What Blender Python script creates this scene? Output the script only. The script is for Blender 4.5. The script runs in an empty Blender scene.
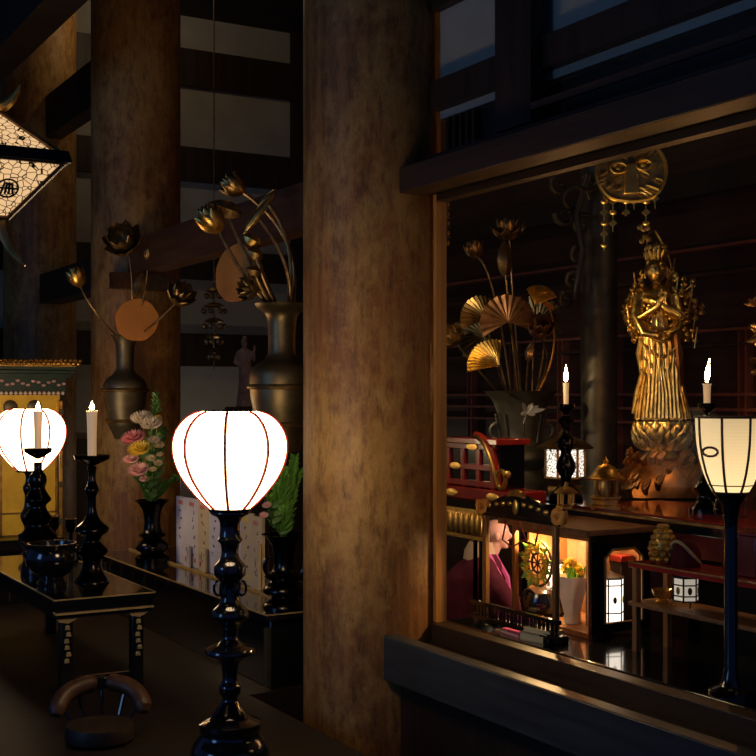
import bpy, bmesh, math, random
from mathutils import Vector, Matrix
R = random.Random(7)
S = 1.35          # metres per modelling unit
PI = math.pi
rad = math.radians
sc = bpy.context.scene
COL = sc.collection
CAMZ = 1.5
F = 1226.0

# ---------------------------------------------------------------- placement
def px(x, y, d):                       # photo pixel + distance -> point
    return Vector(((x - 378) / F * d, d, CAMZ - (y - 396) / F * d))
def gx(x, d, z):
    return Vector(((x - 378) / F * d, d, z))
YAW = rad(30)
O0 = Vector((-.02, 4.07, 0))
V_ = Vector((math.cos(YAW), math.sin(YAW), 0)); U_ = Vector((-math.sin(YAW), math.cos(YAW), 0))
def T(s, t, z=0.0):                    # temple grid -> point
    return O0 + V_ * s + U_ * t + Vector((0, 0, z))
def st(p):
    q = p - O0
    return q.dot(V_), q.dot(U_)
def ds(x, s):                          # distance of the plane s seen at column x
    k = (x - 378) / F
    return (s + 2.018) / (.866 * k + .5)
def tilt(ax, ang): return Matrix.Rotation(ang, 4, ax)
def tr(x, y=None, z=None):
    return Matrix.Translation(Vector(x) if y is None else Vector((x, y, z)))
def aim(p, d, up=(0, 0, 1)):           # matrix: local +Z along d, at p
    d = Vector(d).normalized()
    q = d.to_track_quat('Z', 'Y')
    return Matrix.Translation(Vector(p)) @ q.to_matrix().to_4x4()

# ---------------------------------------------------------------- mesh builder
class MB:
    def __init__(s): s.bm = bmesh.new()
    def box(s, c, size, M=None, taper=1.0):
        vs = []
        for dz in (-.5, .5):
            k = taper if dz > 0 else 1
            for dx, dy in ((-.5, -.5), (.5, -.5), (.5, .5), (-.5, .5)):
                v = Vector((c[0] + dx * size[0] * k, c[1] + dy * size[1] * k, c[2] + dz * size[2]))
                vs.append(s.bm.verts.new(M @ v if M else v))
        for f in ((3, 2, 1, 0), (4, 5, 6, 7), (0, 1, 5, 4), (1, 2, 6, 5), (2, 3, 7, 6), (3, 0, 4, 7)):
            s.bm.faces.new([vs[i] for i in f])
        return s
    def lathe(s, prof, n=28, M=None, c=(0, 0, 0), cap=True, fx=None):
        rings = []
        for r, z in prof:
            ring = []
            for i in range(n):
                a = 2 * PI * i / n
                rr = r * (fx(a, z) if fx else 1)
                v = Vector((c[0] + rr * math.cos(a), c[1] + rr * math.sin(a), c[2] + z))
                ring.append(s.bm.verts.new(M @ v if M else v))
            rings.append(ring)
        for a, b in zip(rings, rings[1:]):
            for i in range(n):
                j = (i + 1) % n
                s.bm.faces.new((a[i], a[j], b[j], b[i]))
        if cap:
            s.bm.faces.new(rings[0][::-1]); s.bm.faces.new(rings[-1])
        return s
    def rings(s, L, n=20, M=None, cap=True, fx=None):
        # L: list of (centre, rx, ry)  horizontal ellipses
        rr = []
        for k, (c, rx, ry) in enumerate(L):
            ring = []
            for i in range(n):
                a = 2 * PI * i / n
                f = fx(a, k) if fx else 1
                v = Vector((c[0] + rx * f * math.cos(a), c[1] + ry * f * math.sin(a), c[2]))
                ring.append(s.bm.verts.new(M @ v if M else v))
            rr.append(ring)
        for a, b in zip(rr, rr[1:]):
            for i in range(n):
                j = (i + 1) % n
                s.bm.faces.new((a[i], a[j], b[j], b[i]))
        if cap:
            s.bm.faces.new(rr[0][::-1]); s.bm.faces.new(rr[-1])
        return s
    def tube(s, pts, r, n=8, M=None, close=False):
        pts = [Vector(p) for p in pts]
        if M: pts = [M @ p for p in pts]
        m = len(pts); rs = r if isinstance(r, (list, tuple)) else [r] * m
        prev = None; rings = []
        for i, p in enumerate(pts):
            if close: d = pts[(i + 1) % m] - pts[i - 1]
            else: d = pts[min(i + 1, m - 1)] - pts[max(i - 1, 0)]
            if d.length < 1e-9: d = Vector((0, 0, 1))
            d.normalize()
            if prev is None:
                a = Vector((0, 0, 1)) if abs(d.z) < .9 else Vector((1, 0, 0))
                u = d.cross(a).normalized()
            else:
                u = prev - d * prev.dot(d)
                u = u.normalized() if u.length > 1e-6 else d.orthogonal().normalized()
            prev = u; w = d.cross(u)
            rings.append([s.bm.verts.new(p + (u * math.cos(2 * PI * k / n) + w * math.sin(2 * PI * k / n)) * rs[i]) for k in range(n)])
        pr = list(zip(rings, rings[1:])) + ([(rings[-1], rings[0])] if close else [])
        for a, b in pr:
            for k in range(n):
                j = (k + 1) % n
                s.bm.faces.new((a[k], a[j], b[j], b[k]))
        if not close:
            s.bm.faces.new(rings[0][::-1]); s.bm.faces.new(rings[-1])
        return s
    def ball(s, c, r, sq=(1, 1, 1), n=14, M=None):
        m = max(6, n // 2); L = []
        for i in range(1, m):
            a = PI * i / m
            L.append(((c[0], c[1], c[2] - r * sq[2] * math.cos(a)), r * sq[0] * math.sin(a), r * sq[1] * math.sin(a)))
        return s.rings(L, n, M)
    def poly(s, pts, th, M=None):      # outline in XZ, thickness along Y
        a = []; b = []
        for x, z in pts:
            p, q = Vector((x, -th / 2, z)), Vector((x, th / 2, z))
            a.append(s.bm.verts.new(M @ p if M else p)); b.append(s.bm.verts.new(M @ q if M else q))
        n = len(pts)
        s.bm.faces.new(a); s.bm.faces.new(b[::-1])
        for i in range(n):
            j = (i + 1) % n
            s.bm.faces.new((a[j], a[i], b[i], b[j]))
        return s
    def petal(s, M, L, w, curl=.6, cup=.25, n=5, th=.04):
        # grows along local +Z, curling to local +X; width on Y. closed thin shell
        rows = []
        for side in (0, 1):
            rr = []
            for i in range(n + 1):
                f = i / n
                ww = w * (math.sin(PI * min(1, .12 + f * .88)) ** .8) if f < 1 else 0.004 * w
                ang = curl * f
                z = L * math.sin(abs(ang)) / abs(curl) if abs(curl) > .01 else L * f
                x = L * (1 - math.cos(ang)) / max(abs(curl), .01) * (1 if curl > 0 else -1)
                row = []
                for j in (-1, -.5, 0, .5, 1):
                    off = -cup * ww * (1 - j * j) * .5 + (side * th * L)
                    row.append(s.bm.verts.new(M @ Vector((x + cup * ww * .5 + off * -1 - cup * ww * .5, j * ww / 2, z))))
                rr.append(row)
            rows.append(rr)
        A, B = rows
        for i in range(n):
            for j in range(4):
                s.bm.faces.new((A[i][j], A[i][j + 1], A[i + 1][j + 1], A[i + 1][j]))
                s.bm.faces.new((B[i][j + 1], B[i][j], B[i + 1][j], B[i + 1][j + 1]))
        for i in range(n):
            s.bm.faces.new((A[i][0], A[i + 1][0], B[i + 1][0], B[i][0]))
            s.bm.faces.new((A[i + 1][4], A[i][4], B[i][4], B[i + 1][4]))
        s.bm.faces.new([A[0][j] for j in range(5)][::-1] + [B[0][j] for j in range(5)]) if False else None
        return s
    def mat(s, i, start):
        s.bm.faces.ensure_lookup_table()
        for f in list(s.bm.faces)[start:]: f.material_index = i
        return s
    def build(s, name, m, parent=None, bev=0, smooth=True, remesh=0, sub=0, ang=38, loc=None, rz=0):
        bm = s.bm
        bm.verts.ensure_lookup_table()
        for v in bm.verts: v.co *= S
        bmesh.ops.recalc_face_normals(bm, faces=bm.faces[:])
        if smooth:
            for f in bm.faces: f.smooth = True
            for e in bm.edges:
                if len(e.link_faces) == 2 and e.calc_face_angle(0) > rad(ang): e.smooth = False
        me = bpy.data.meshes.new(name); bm.to_mesh(me); bm.free()
        for mm in (m if isinstance(m, list) else [m]): me.materials.append(mm)
        o = bpy.data.objects.new(name, me); COL.objects.link(o)
        if parent: o.parent = parent
        if loc is not None: o.location = Vector(loc) * S
        o.rotation_euler = (0, 0, rz)
        if remesh:
            q = o.modifiers.new('r', 'REMESH'); q.mode = 'VOXEL'; q.voxel_size = remesh * S; q.use_smooth_shade = True
            q = o.modifiers.new('s', 'SMOOTH'); q.iterations = 4; q.factor = .5
        if sub:
            q = o.modifiers.new('u', 'SUBSURF'); q.levels = sub; q.render_levels = sub
        if bev:
            q = o.modifiers.new('b', 'BEVEL'); q.width = bev * S; q.segments = 2; q.limit_method = 'ANGLE'; q.angle_limit = rad(40)
        return o

def thing(name, label, cat, loc=(0, 0, 0), rz=0.0, group=None):
    o = bpy.data.objects.new(name, None); COL.objects.link(o)
    o.empty_display_size = .05
    o.location = Vector(loc) * S; o.rotation_euler = (0, 0, rz)
    o['label'] = label; o['category'] = cat
    if group: o['group'] = group
    return o
def tag(o, label, cat, group=None):
    o['label'] = label; o['category'] = cat
    if group: o['group'] = group
    return o
def struct(o, label=None):
    o['kind'] = 'structure'
    if label: o['label'] = label
    return o
def dup(root, loc, rz, label, group=None):
    r = root.copy(); COL.objects.link(r); r.location = Vector(loc) * S; r.rotation_euler = (0, 0, rz)
    r['label'] = label
    if group: r['group'] = group
    for ch in list(root.children):
        c = ch.copy(); COL.objects.link(c); c.parent = r
        for g in ch.children:
            e = g.copy(); COL.objects.link(e); e.parent = c
    return r

# ---------------------------------------------------------------- materials
def nodes(name):
    m = bpy.data.materials.new(name); m.use_nodes = True
    nt = m.node_tree; b = nt.nodes['Principled BSDF']
    return m, nt, b
def ramp(nt, fac, stops):
    r = nt.nodes.new('ShaderNodeValToRGB')
    e = r.color_ramp.elements
    while len(e) < len(stops): e.new(.5)
    for el, (p, c) in zip(e, stops):
        el.position = p; el.color = (*c, 1)
    nt.links.new(fac, r.inputs[0]); return r.outputs[0]
def noise(nt, scale, stretch=(1, 1, 1), detail=5, rough=.6):
    tc = nt.nodes.new('ShaderNodeTexCoord'); mp = nt.nodes.new('ShaderNodeMapping')
    mp.inputs['Scale'].default_value = stretch
    n = nt.nodes.new('ShaderNodeTexNoise'); n.inputs['Scale'].default_value = scale
    n.inputs['Detail'].default_value = detail; n.inputs['Roughness'].default_value = rough
    nt.links.new(tc.outputs['Object'], mp.inputs[0]); nt.links.new(mp.outputs[0], n.inputs[0])
    return n.outputs[0]
def bump(nt, b, h, k=.2, d=.01):
    u = nt.nodes.new('ShaderNodeBump'); u.inputs['Strength'].default_value = k; u.inputs['Distance'].default_value = d
    nt.links.new(h, u.inputs['Height']); nt.links.new(u.outputs[0], b.inputs['Normal'])
def mix(nt, f, a, c, mode='MIX'):
    x = nt.nodes.new('ShaderNodeMix'); x.data_type = 'RGBA'; x.blend_type = mode
    if isinstance(f, (int, float)): x.inputs[0].default_value = f
    else: nt.links.new(f, x.inputs[0])
    for i, v in ((6, a), (7, c)):
        if isinstance(v, tuple): x.inputs[i].default_value = (*v, 1)
        else: nt.links.new(v, x.inputs[i])
    return x.outputs[2]
def simple(name, c, rough=.5, metal=0, var=.25, scale=14, bmp=.15, coat=0, stretch=(1, 1, 1), spec=.5):
    m, nt, b = nodes(name)
    n = noise(nt, scale, stretch)
    lo = tuple(x * (1 - var) for x in c); hi = tuple(min(1, x * (1 + var)) for x in c)
    nt.links.new(ramp(nt, n, [(.3, lo), (.7, hi)]), b.inputs['Base Color'])
    b.inputs['Roughness'].default_value = rough; b.inputs['Metallic'].default_value = metal
    b.inputs['Specular IOR Level'].default_value = spec
    b.inputs['Coat Weight'].default_value = coat
    if bmp: bump(nt, b, n, bmp, .006)
    return m
def wood(name, dark, light, rough=.55, st_=(14, 14, .8), bmp=.3, spec=.4):
    m, nt, b = nodes(name)
    g = noise(nt, 1.6, st_, 8, .65); p = noise(nt, 1.1, (1.6, 1.6, 1), 4, .6)
    c = ramp(nt, g, [(.28, dark), (.72, light)])
    c2 = mix(nt, ramp(nt, p, [(.35, (0, 0, 0)), (.7, (.6, .6, .6))]), c, dark)
    nt.links.new(c2, b.inputs['Base Color'])
    b.inputs['Roughness'].default_value = rough; b.inputs['Specular IOR Level'].default_value = spec
    bump(nt, b, g, bmp, .008)
    return m
def emit(name, c, k, base=(.8, .75, .7)):
    m, nt, b = nodes(name)
    b.inputs['Base Color'].default_value = (*base, 1); b.inputs['Roughness'].default_value = .7
    b.inputs['Emission Color'].default_value = (*c, 1); b.inputs['Emission Strength'].default_value = k
    return m

M_ = {}
def pillar_mat():
    m, nt, b = nodes('old_pillar_wood')
    g = noise(nt, 1.3, (16, 16, .7), 8, .7)
    p = noise(nt, 1.5, (1.3, 1.3, .8), 6, .7)
    q = noise(nt, 14, (1, 1, .9), 8, .75)
    c = ramp(nt, g, [(.25, (.09, .034, .010)), (.5, (.22, .095, .026)), (.78, (.38, .19, .055))])
    pq = mix(nt, .55, p, q, 'OVERLAY')
    patch = ramp(nt, pq, [(.42, (0, 0, 0)), (.62, (1, 1, 1))])
    c = mix(nt, patch, c, (.40, .24, .07))
    fl = ramp(nt, noise(nt, 26, (1, 1, .3), 8, .8), [(.49, (0, 0, 0)), (.66, (.7, .7, .7))])
    c = mix(nt, fl, c, (.06, .026, .010))
    dk = ramp(nt, noise(nt, 5, (2.2, 2.2, .5), 7, .75), [(.56, (0, 0, 0)), (.72, (.75, .75, .75))])
    c = mix(nt, dk, c, (.03, .012, .005))
    nt.links.new(c, b.inputs['Base Color'])
    b.inputs['Roughness'].default_value = .5; b.inputs['Specular IOR Level'].default_value = .35
    bump(nt, b, q, .35, .006)
    return m
M_['pillar'] = pillar_mat()
M_['dark_wood'] = wood('dark_wood', (.010, .006, .004), (.045, .025, .014), .5)
M_['beam_x'] = wood('beam_wood', (.012, .007, .004), (.05, .026, .013), .5, (14, .8, 14))
M_['brown_beam'] = wood('brown_beam_wood', (.035, .015, .007), (.11, .05, .022), .45, (14, .8, 14))
M_['blue_board'] = wood('blue_lit_board', (.018, .022, .026), (.05, .058, .065), .4, (14, .8, 14))  # bluish daylight on the sill painted into the board colour
M_['lintel'] = wood('lintel_wood', (.016, .010, .006), (.06, .032, .016), .42, (14, .8, 14))
M_['panel_wood'] = wood('altar_wall_wood', (.03, .012, .008), (.09, .04, .022), .4, (14, .8, 14))
M_['floor'] = wood('floor_boards', (.008, .004, .002), (.026, .012, .006), .6, (.8, 12, 12))
M_['frame'] = wood('frame_wood', (.12, .05, .014), (.36, .18, .055), .35)
M_['frame_lit'] = wood('lit_frame_wood', (.30, .13, .03), (.62, .32, .09), .35)  # frame wood brightened: glow from inside painted into the colour
M_['box_wood'] = wood('cabinet_wood', (.20, .085, .03), (.42, .2, .08), .45)
M_['plaster'] = simple('grey_plaster', (.30, .29, .25), .9, var=.12, scale=3, bmp=.1)
M_['ceiling'] = wood('ceiling_boards', (.008, .006, .005), (.025, .015, .01), .7, (.8, 12, 12))
M_['lacquer'] = simple('black_lacquer', (.006, .006, .007), .14, var=.2, scale=6, bmp=.02, coat=.6)
M_['bronze_black'] = simple('blackened_bronze', (.03, .028, .028), .2, 1, var=.4, scale=20, bmp=.08)
M_['bronze'] = simple('green_bronze', (.16, .125, .062), .42, .85, var=.35, scale=9, bmp=.15)
M_['bronze_dk'] = simple('dull_bronze', (.15, .125, .075), .48, .8, var=.35, scale=9, bmp=.15)
M_['gold'] = simple('gilt', (.80, .50, .13), .34, 1, var=.3, scale=24, bmp=.25)
M_['gold_dull'] = simple('worn_gilt', (.42, .27, .10), .4, 1, var=.5, scale=18, bmp=.25)
M_['gold_leafy'] = simple('aged_gilt_leaf', (.36, .24, .10), .4, .9, var=.5, scale=16, bmp=.3)
M_['leaf_brown'] = simple('brown_bronze_leaf', (.24, .11, .04), .45, .6, var=.5, scale=16, bmp=.3)
M_['gold_paint'] = simple('gold_line_paint', (.62, .42, .15), .35, .3, var=.2)
M_['gold_wall'] = simple('gold_leaf_panel', (.95, .55, .05), .45, .2, var=.2, scale=6, bmp=.1)
M_['disc'] = wood('orange_wood_disc', (.42, .15, .02), (.82, .36, .06), .5, (1, 10, 1), .2)
M_['red'] = simple('red_lacquer', (.34, .022, .014), .22, var=.25, scale=5, bmp=.03, coat=.5)
M_['dark_red'] = simple('dark_red_lacquer', (.12, .012, .009), .25, var=.25, scale=5, bmp=.03, coat=.4)
M_['seam'] = simple('red_seam', (.36, .03, .02), .5, bmp=0)
M_['seam_dark'] = simple('brown_seam', (.04, .02, .012), .5, bmp=0)
M_['wax'] = emit('candle_wax', (1, .58, .26), .25, (.85, .74, .58))  # faint emission stands in for the flame's light in the wax
M_['wick'] = simple('wick', (.02, .015, .01), .8, bmp=0)
M_['flame'] = emit('candle_flame', (1, .46, .16), 260)
M_['flame_core'] = emit('candle_flame_core', (1, .46, .16), 42)
M_['lantern'] = emit('white_lantern_paper', (1.0, .70, .40), 11, (.6, .55, .5))
M_['lantern_cream'] = None
M_['white_panel'] = emit('white_paper_panel', (1.0, .84, .70), 2.2)
M_['grey_panel'] = emit('pale_paper_panel', (1.0, .82, .62), .42)
M_['paper'] = simple('white_card', (.62, .60, .66), .8, var=.08, scale=8, bmp=.05)
M_['paper_buff'] = simple('buff_card', (.62, .50, .30), .8, var=.08, scale=8, bmp=.05)
M_['ink'] = simple('black_ink', (.06, .05, .09), .7, bmp=0)
M_['seal_pale'] = simple('faded_red_seal', (.62, .22, .20), .8, bmp=0)
M_['vermilion'] = simple('red_seal_ink', (.45, .05, .04), .7, bmp=0)
M_['leaf'] = simple('leaf_green', (.09, .22, .04), .55, var=.5, scale=20)
M_['fir'] = simple('bright_leaf_green', (.15, .40, .05), .55, var=.4, scale=20)
M_['leaf_dark'] = simple('dark_leaf', (.02, .05, .018), .55, var=.5, scale=20)
M_['petal_white'] = simple('white_petal', (.78, .70, .52), .7, var=.1)
M_['petal_pink'] = simple('pink_petal', (.62, .22, .24), .7, var=.2)
M_['petal_pale'] = simple('pale_pink_petal', (.72, .42, .38), .7, var=.15)
M_['petal_yellow'] = simple('yellow_petal', (.80, .60, .07), .7, var=.15)
M_['robe'] = simple('maroon_robe', (.075, .012, .019), .85, var=.3, scale=8, spec=.1)
M_['robe_pink'] = simple('pink_lining', (.50, .09, .24), .8, var=.2, scale=8, spec=.1)
M_['hood'] = simple('buff_collar_cloth', (.42, .31, .19), .85, var=.15, scale=8, spec=.1)
M_['skin'] = simple('skin', (.62, .33, .22), .55, var=.08, scale=12, bmp=.03)
M_['tatami'] = simple('straw_mat', (.20, .15, .07), .85, var=.3, scale=30)
M_['green_band'] = simple('dark_green_paint', (.02, .05, .035), .5, var=.3)
M_['statue_gold'] = simple('statue_gilding', (.78, .47, .14), .30, 1, var=.6, scale=26, bmp=.7)
M_['trim_red'] = simple('red_brown_moulding', (.24, .08, .05), .3, var=.2)
M_['rock'] = simple('gilt_rock', (.34, .16, .05), .35, .9, var=.6, scale=10, bmp=.6)
M_['statue_grey'] = simple('grey_statue', (.45, .36, .34), .7, var=.4, scale=12, bmp=.3)
M_['glass_obj'] = simple('pale_stone', (.35, .33, .26), .4, var=.4, scale=14)

def lace(name, col, k, dark, scale, edge=.055):
    m, nt, b = nodes(name)
    tc = nt.nodes.new('ShaderNodeTexCoord')
    v = nt.nodes.new('ShaderNodeTexVoronoi'); v.feature = 'DISTANCE_TO_EDGE'; v.inputs['Scale'].default_value = scale
    nt.links.new(tc.outputs['Object'], v.inputs['Vector'])
    f = ramp(nt, v.outputs['Distance'], [(edge * .7, (0, 0, 0)), (edge * 1.3, (1, 1, 1))])
    nt.links.new(mix(nt, f, dark, (.5, .42, .3)), b.inputs['Base Color'])
    nt.links.new(mix(nt, f, (0, 0, 0), col), b.inputs['Emission Color'])
    b.inputs['Emission Strength'].default_value = k; b.inputs['Roughness'].default_value = .6
    return m
M_['lace'] = lace('pierced_lantern_paper', (1.0, .62, .29), .85, (.10, .05, .02), 52, .05)
M_['lace_white'] = lace('pierced_white_panel', (1.0, .88, .78), 1.6, (.05, .03, .02), 60, .08)
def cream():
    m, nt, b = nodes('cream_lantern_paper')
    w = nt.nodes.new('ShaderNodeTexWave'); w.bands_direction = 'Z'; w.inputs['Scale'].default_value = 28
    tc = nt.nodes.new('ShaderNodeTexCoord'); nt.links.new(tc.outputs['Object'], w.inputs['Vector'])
    # low inner light painted into the emission: glow fades towards the paper top
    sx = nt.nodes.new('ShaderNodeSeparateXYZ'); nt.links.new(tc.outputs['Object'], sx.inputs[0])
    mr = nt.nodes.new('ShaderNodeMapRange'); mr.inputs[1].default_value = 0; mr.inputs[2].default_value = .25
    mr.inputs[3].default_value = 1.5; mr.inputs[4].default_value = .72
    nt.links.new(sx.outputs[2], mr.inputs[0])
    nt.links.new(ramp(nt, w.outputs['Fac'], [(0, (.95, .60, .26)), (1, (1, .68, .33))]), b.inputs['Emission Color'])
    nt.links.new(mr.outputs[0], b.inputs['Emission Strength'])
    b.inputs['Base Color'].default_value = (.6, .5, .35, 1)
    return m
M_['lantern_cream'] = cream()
def glassm():
    m = bpy.data.materials.new('window_glass'); m.use_nodes = True
    nt = m.node_tree; nt.nodes.clear()
    out = nt.nodes.new('ShaderNodeOutputMaterial'); mx = nt.nodes.new('ShaderNodeMixShader')
    t = nt.nodes.new('ShaderNodeBsdfTransparent'); t.inputs[0].default_value = (.94, .96, .95, 1)
    g = nt.nodes.new('ShaderNodeBsdfGlossy'); g.inputs['Roughness'].default_value = .02
    mx.inputs[0].default_value = .0015
    nt.links.new(t.outputs[0], mx.inputs[1]); nt.links.new(g.outputs[0], mx.inputs[2]); nt.links.new(mx.outputs[0], out.inputs[0])
    return m
M_['glass'] = glassm()

# ================================================================ SETTING
H = 4.3
def pbox(name, s0, s1, t0, t1, z0, z1, m, parent=None, bev=0):   # box on the temple grid
    c = T((s0 + s1) / 2, (t0 + t1) / 2, z0)
    if parent: 
        return MB().box(((s0 + s1) / 2, (t0 + t1) / 2, (z0 + z1) / 2), (s1 - s0, t1 - t0, z1 - z0)).build(name, m, parent, bev)
    return MB().box((0, 0, (z1 - z0) / 2), (s1 - s0, t1 - t0, z1 - z0)).build(name, m, None, bev, loc=c, rz=YAW)
struct(pbox('floor', -7, 2.4, -6, 5.2, -.06, 0, M_['floor']))
struct(pbox('ceiling', -7, 2.4, -6, 5.2, H, H + .05, M_['ceiling']))
wf = struct(pbox('wall_far', -3.6, 2.3, 5.0, 5.08, 0, H, M_['plaster']))
# beams of the far wall
for z0, z1 in ((1.72, 1.96), (2.36, 2.58), (3.08, 3.33), (3.78, 4.05)):
    struct(pbox('trim_far', -3.6, 2.2, 4.95, 4.998, z0, z1, M_['dark_wood']))
for s0 in (2.10, .3, -1.4):
    struct(pbox('trim_far', s0, s0 + .12, 4.93, 4.948, 0, H, M_['dark_wood']))
struct(pbox('trim_far', -3.6, 2.2, 4.90, 4.947, 0, 1.2, M_['dark_wood']))
# inner back wall, panelled dark lacquered wood
struct(pbox('wall_right', 2.25, 2.32, -5.8, 4.9, 0, H, M_['panel_wood']))
for z0, h, k in ((2.19, .014, 'trim_red'), (2.06, .02, 'brown_beam'), (1.80, .014, 'trim_red'), (1.73, .014, 'brown_beam'),
                 (1.50, .014, 'trim_red'), (1.43, .014, 'trim_red'), (1.36, .012, 'trim_red'), (2.45, .1, 'dark_wood'), (2.8, .2, 'dark_wood')):
    struct(pbox('trim_right', 2.19, 2.249, -2.4, 4.9, z0, z0 + h, M_[k]))
for i in range(16):
    t0 = -2.2 + i * .44
    struct(pbox('trim_right', 2.205, 2.249, t0, t0 + .012, 1.15, 1.80, M_['trim_red']))
    struct(pbox('trim_right', 2.21, 2.249, t0 + .05, t0 + .058, 1.15, 1.80, M_['trim_red']))

# pillars
def pillar(s, t, r, label, name='pillar', m='pillar'):
    b = MB()
    zs = [0, .02] + [.3 * i for i in range(1, 15)] + [H]
    b.lathe([(r * 1.0, z) for z in zs], 56)
    o = b.build(name, M_[m], loc=T(s, t, 0), rz=R.random() * 3)
    return struct(o, label)
pillar(0, 0, .228, 'thick worn round wooden pillar in the middle, beside the glazed opening')
s2, t2 = st(gx(136, 6.35, 0)); pillar(s2, t2, .228, 'round wooden pillar carrying the left hanging vase')
s3, t3 = st(gx(40, 7.9, 0)); pillar(s3, t3, .228, 'farthest round wooden pillar behind the gold shrine')
sA, tA = st(gx(599, 5.55, 0)); pillar(sA, tA, .082, 'slim dark bronze-coloured column behind the altar', m='bronze_dk')

# tie beams on the left pillars
pb = struct(pbox('trim_left', -.05, .05, .235, t2 - .24, 2.10, 2.27, M_['brown_beam']))
pb = struct(pbox('trim_left', s3 - .06, s2 + .06, t2 + .22, t3 - .22, 2.08, 2.26, M_['dark_wood']))
struct(pbox('trim_left', s2 - .05, s2 + .05, t2 + .22, t3 - .22, 3.12, 3.38, M_['dark_wood']))
struct(pbox('trim_left', -.75, -.6, -1.5, 4.9, 3.05, 3.5, M_['dark_wood']))
struct(pbox('trim_left', -.07, .07, .22, t2 - .22, 3.62, 3.9, M_['dark_wood']))
# bracket arm on the left pillar
struct(pbox('trim_bracket', s2 - .21, s2 + .1, t2 - .275, t2 - .215, 2.03, 2.11, M_['brown_beam']))

# glazed opening: front board, sill, rail, posts, lintel
TN = -2.2
SG = .13          # plane of the glass, behind the pillar centre
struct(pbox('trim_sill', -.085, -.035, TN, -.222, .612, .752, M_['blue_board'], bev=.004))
struct(pbox('trim_sill', -.034, .095, TN, -.226, .695, .715, M_['beam_x']))
struct(pbox('trim_sill', .096, .15, TN, -.215, .70, .772, M_['lintel'], bev=.003))
struct(pbox('wall_sill', -.03, .03, TN, -.235, 0, .694, M_['dark_wood']))
struct(pbox('trim_lintel', -.035, .06, TN, -.232, 2.137, 2.218, M_['lintel'], bev=.004))
struct(pbox('trim_lintel', .061, .16, TN, -.215, 2.15, 2.26, M_['dark_wood']))
win = struct(thing('window_1', 'large glazed opening between pillar and right', 'window', T(0, 0, 0), YAW))
del win['category']
pbox('window_frame', SG - .02, SG + .02, -.222, -.203, .774, 2.148, M_['frame_lit'], win)
pbox('window_frame', SG - .02, SG + .02, TN, -.224, 2.125, 2.148, M_['lintel'], win)
gl = pbox('window_pane', SG - .002, SG + .002, TN, -.223, .775, 2.124, M_['glass'], win)
# transom and wall above
struct(pbox('wall_transom', .13, .16, TN, -.215, 2.39, 3.9, M_['plaster']))
struct(pbox('trim_transom', .09, .129, TN, -.215, 2.415, 2.505, M_['dark_wood']))
struct(pbox('trim_transom', .09, .129, TN, -.215, 2.735, 2.88, M_['dark_wood']))
struct(pbox('trim_transom', .05, .089, -.80, -.63, 2.262, H, M_['dark_wood']))
struct(pbox('trim_transom', .161, .19, TN, -.215, 2.262, 2.39, M_['dark_wood']))
for i in range(5):
    t0 = -.25 - i * .036
    struct(pbox('trim_transom', .13, .16, t0 - .014, t0, 2.262, 2.389, M_['brown_beam']))
struct(pbox('trim_transom', .04, .049, TN, -.81, 2.29, 2.31, M_['brown_beam']))
# raised sanctuary platform on the left
struct(pbox('floor_platform', -3.2, -.02, .235, 4.2, .0, .5, M_['floor']))
struct(pbox('floor_platform', -3.2, -.34, -1.2, .234, .0, .5, M_['floor']))

# ================================================================ generic pieces
def prof_px(L, d, ybase):
    k = d / F
    return sorted([(r * k, (ybase - y) * k) for y, r in L], key=lambda q: q[1])
def smooth_prof(P, n=4):
    out = []
    for i in range(len(P) - 1):
        p0 = P[max(i - 1, 0)]; p1 = P[i]; p2 = P[i + 1]; p3 = P[min(i + 2, len(P) - 1)]
        for j in range(n):
            u = j / n
            z = p1[1] + (p2[1] - p1[1]) * u
            m1 = (p2[0] - p0[0]) / max(p2[1] - p0[1], 1e-5); m2 = (p3[0] - p1[0]) / max(p3[1] - p1[1], 1e-5)
            h = p2[1] - p1[1]
            lim = 2.2 * abs(p2[0] - p1[0]) / max(h, 1e-6)
            m1 = max(-lim, min(lim, m1)); m2 = max(-lim, min(lim, m2))
            r = (2 * u**3 - 3 * u**2 + 1) * p1[0] + (u**3 - 2 * u**2 + u) * h * m1 + (-2 * u**3 + 3 * u**2) * p2[0] + (u**3 - u**2) * h * m2
            out.append((max(r, .0005), z))
    out.append(P[-1]); return out

def flame(parent, z, h=.05, r=.0085, lean=0):
    P = [(.25, 0), (.75, .12), (1, .28), (.85, .45), (.5, .66), (.22, .84), (.03, 1)]
    L = [((lean * (q / 1) ** 2 * h, 0, z + q * h), p * r, p * r) for p, q in P]
    return MB().rings(L, 14).build('flame', M_['flame'], parent)
def candle(label, loc, h, r, fh, fr=.0085, group=None, wide=1.12, lean=0):
    t = thing('candle', label, 'candle', loc)
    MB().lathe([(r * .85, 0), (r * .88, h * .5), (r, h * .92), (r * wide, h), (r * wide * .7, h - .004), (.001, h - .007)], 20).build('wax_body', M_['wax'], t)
    MB().lathe([(.0022, h - .008), (.0018, h + .006)], 8).build('wick', M_['wick'], t)
    flame(t, h + .004, fh, fr, lean)
    return t

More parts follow.
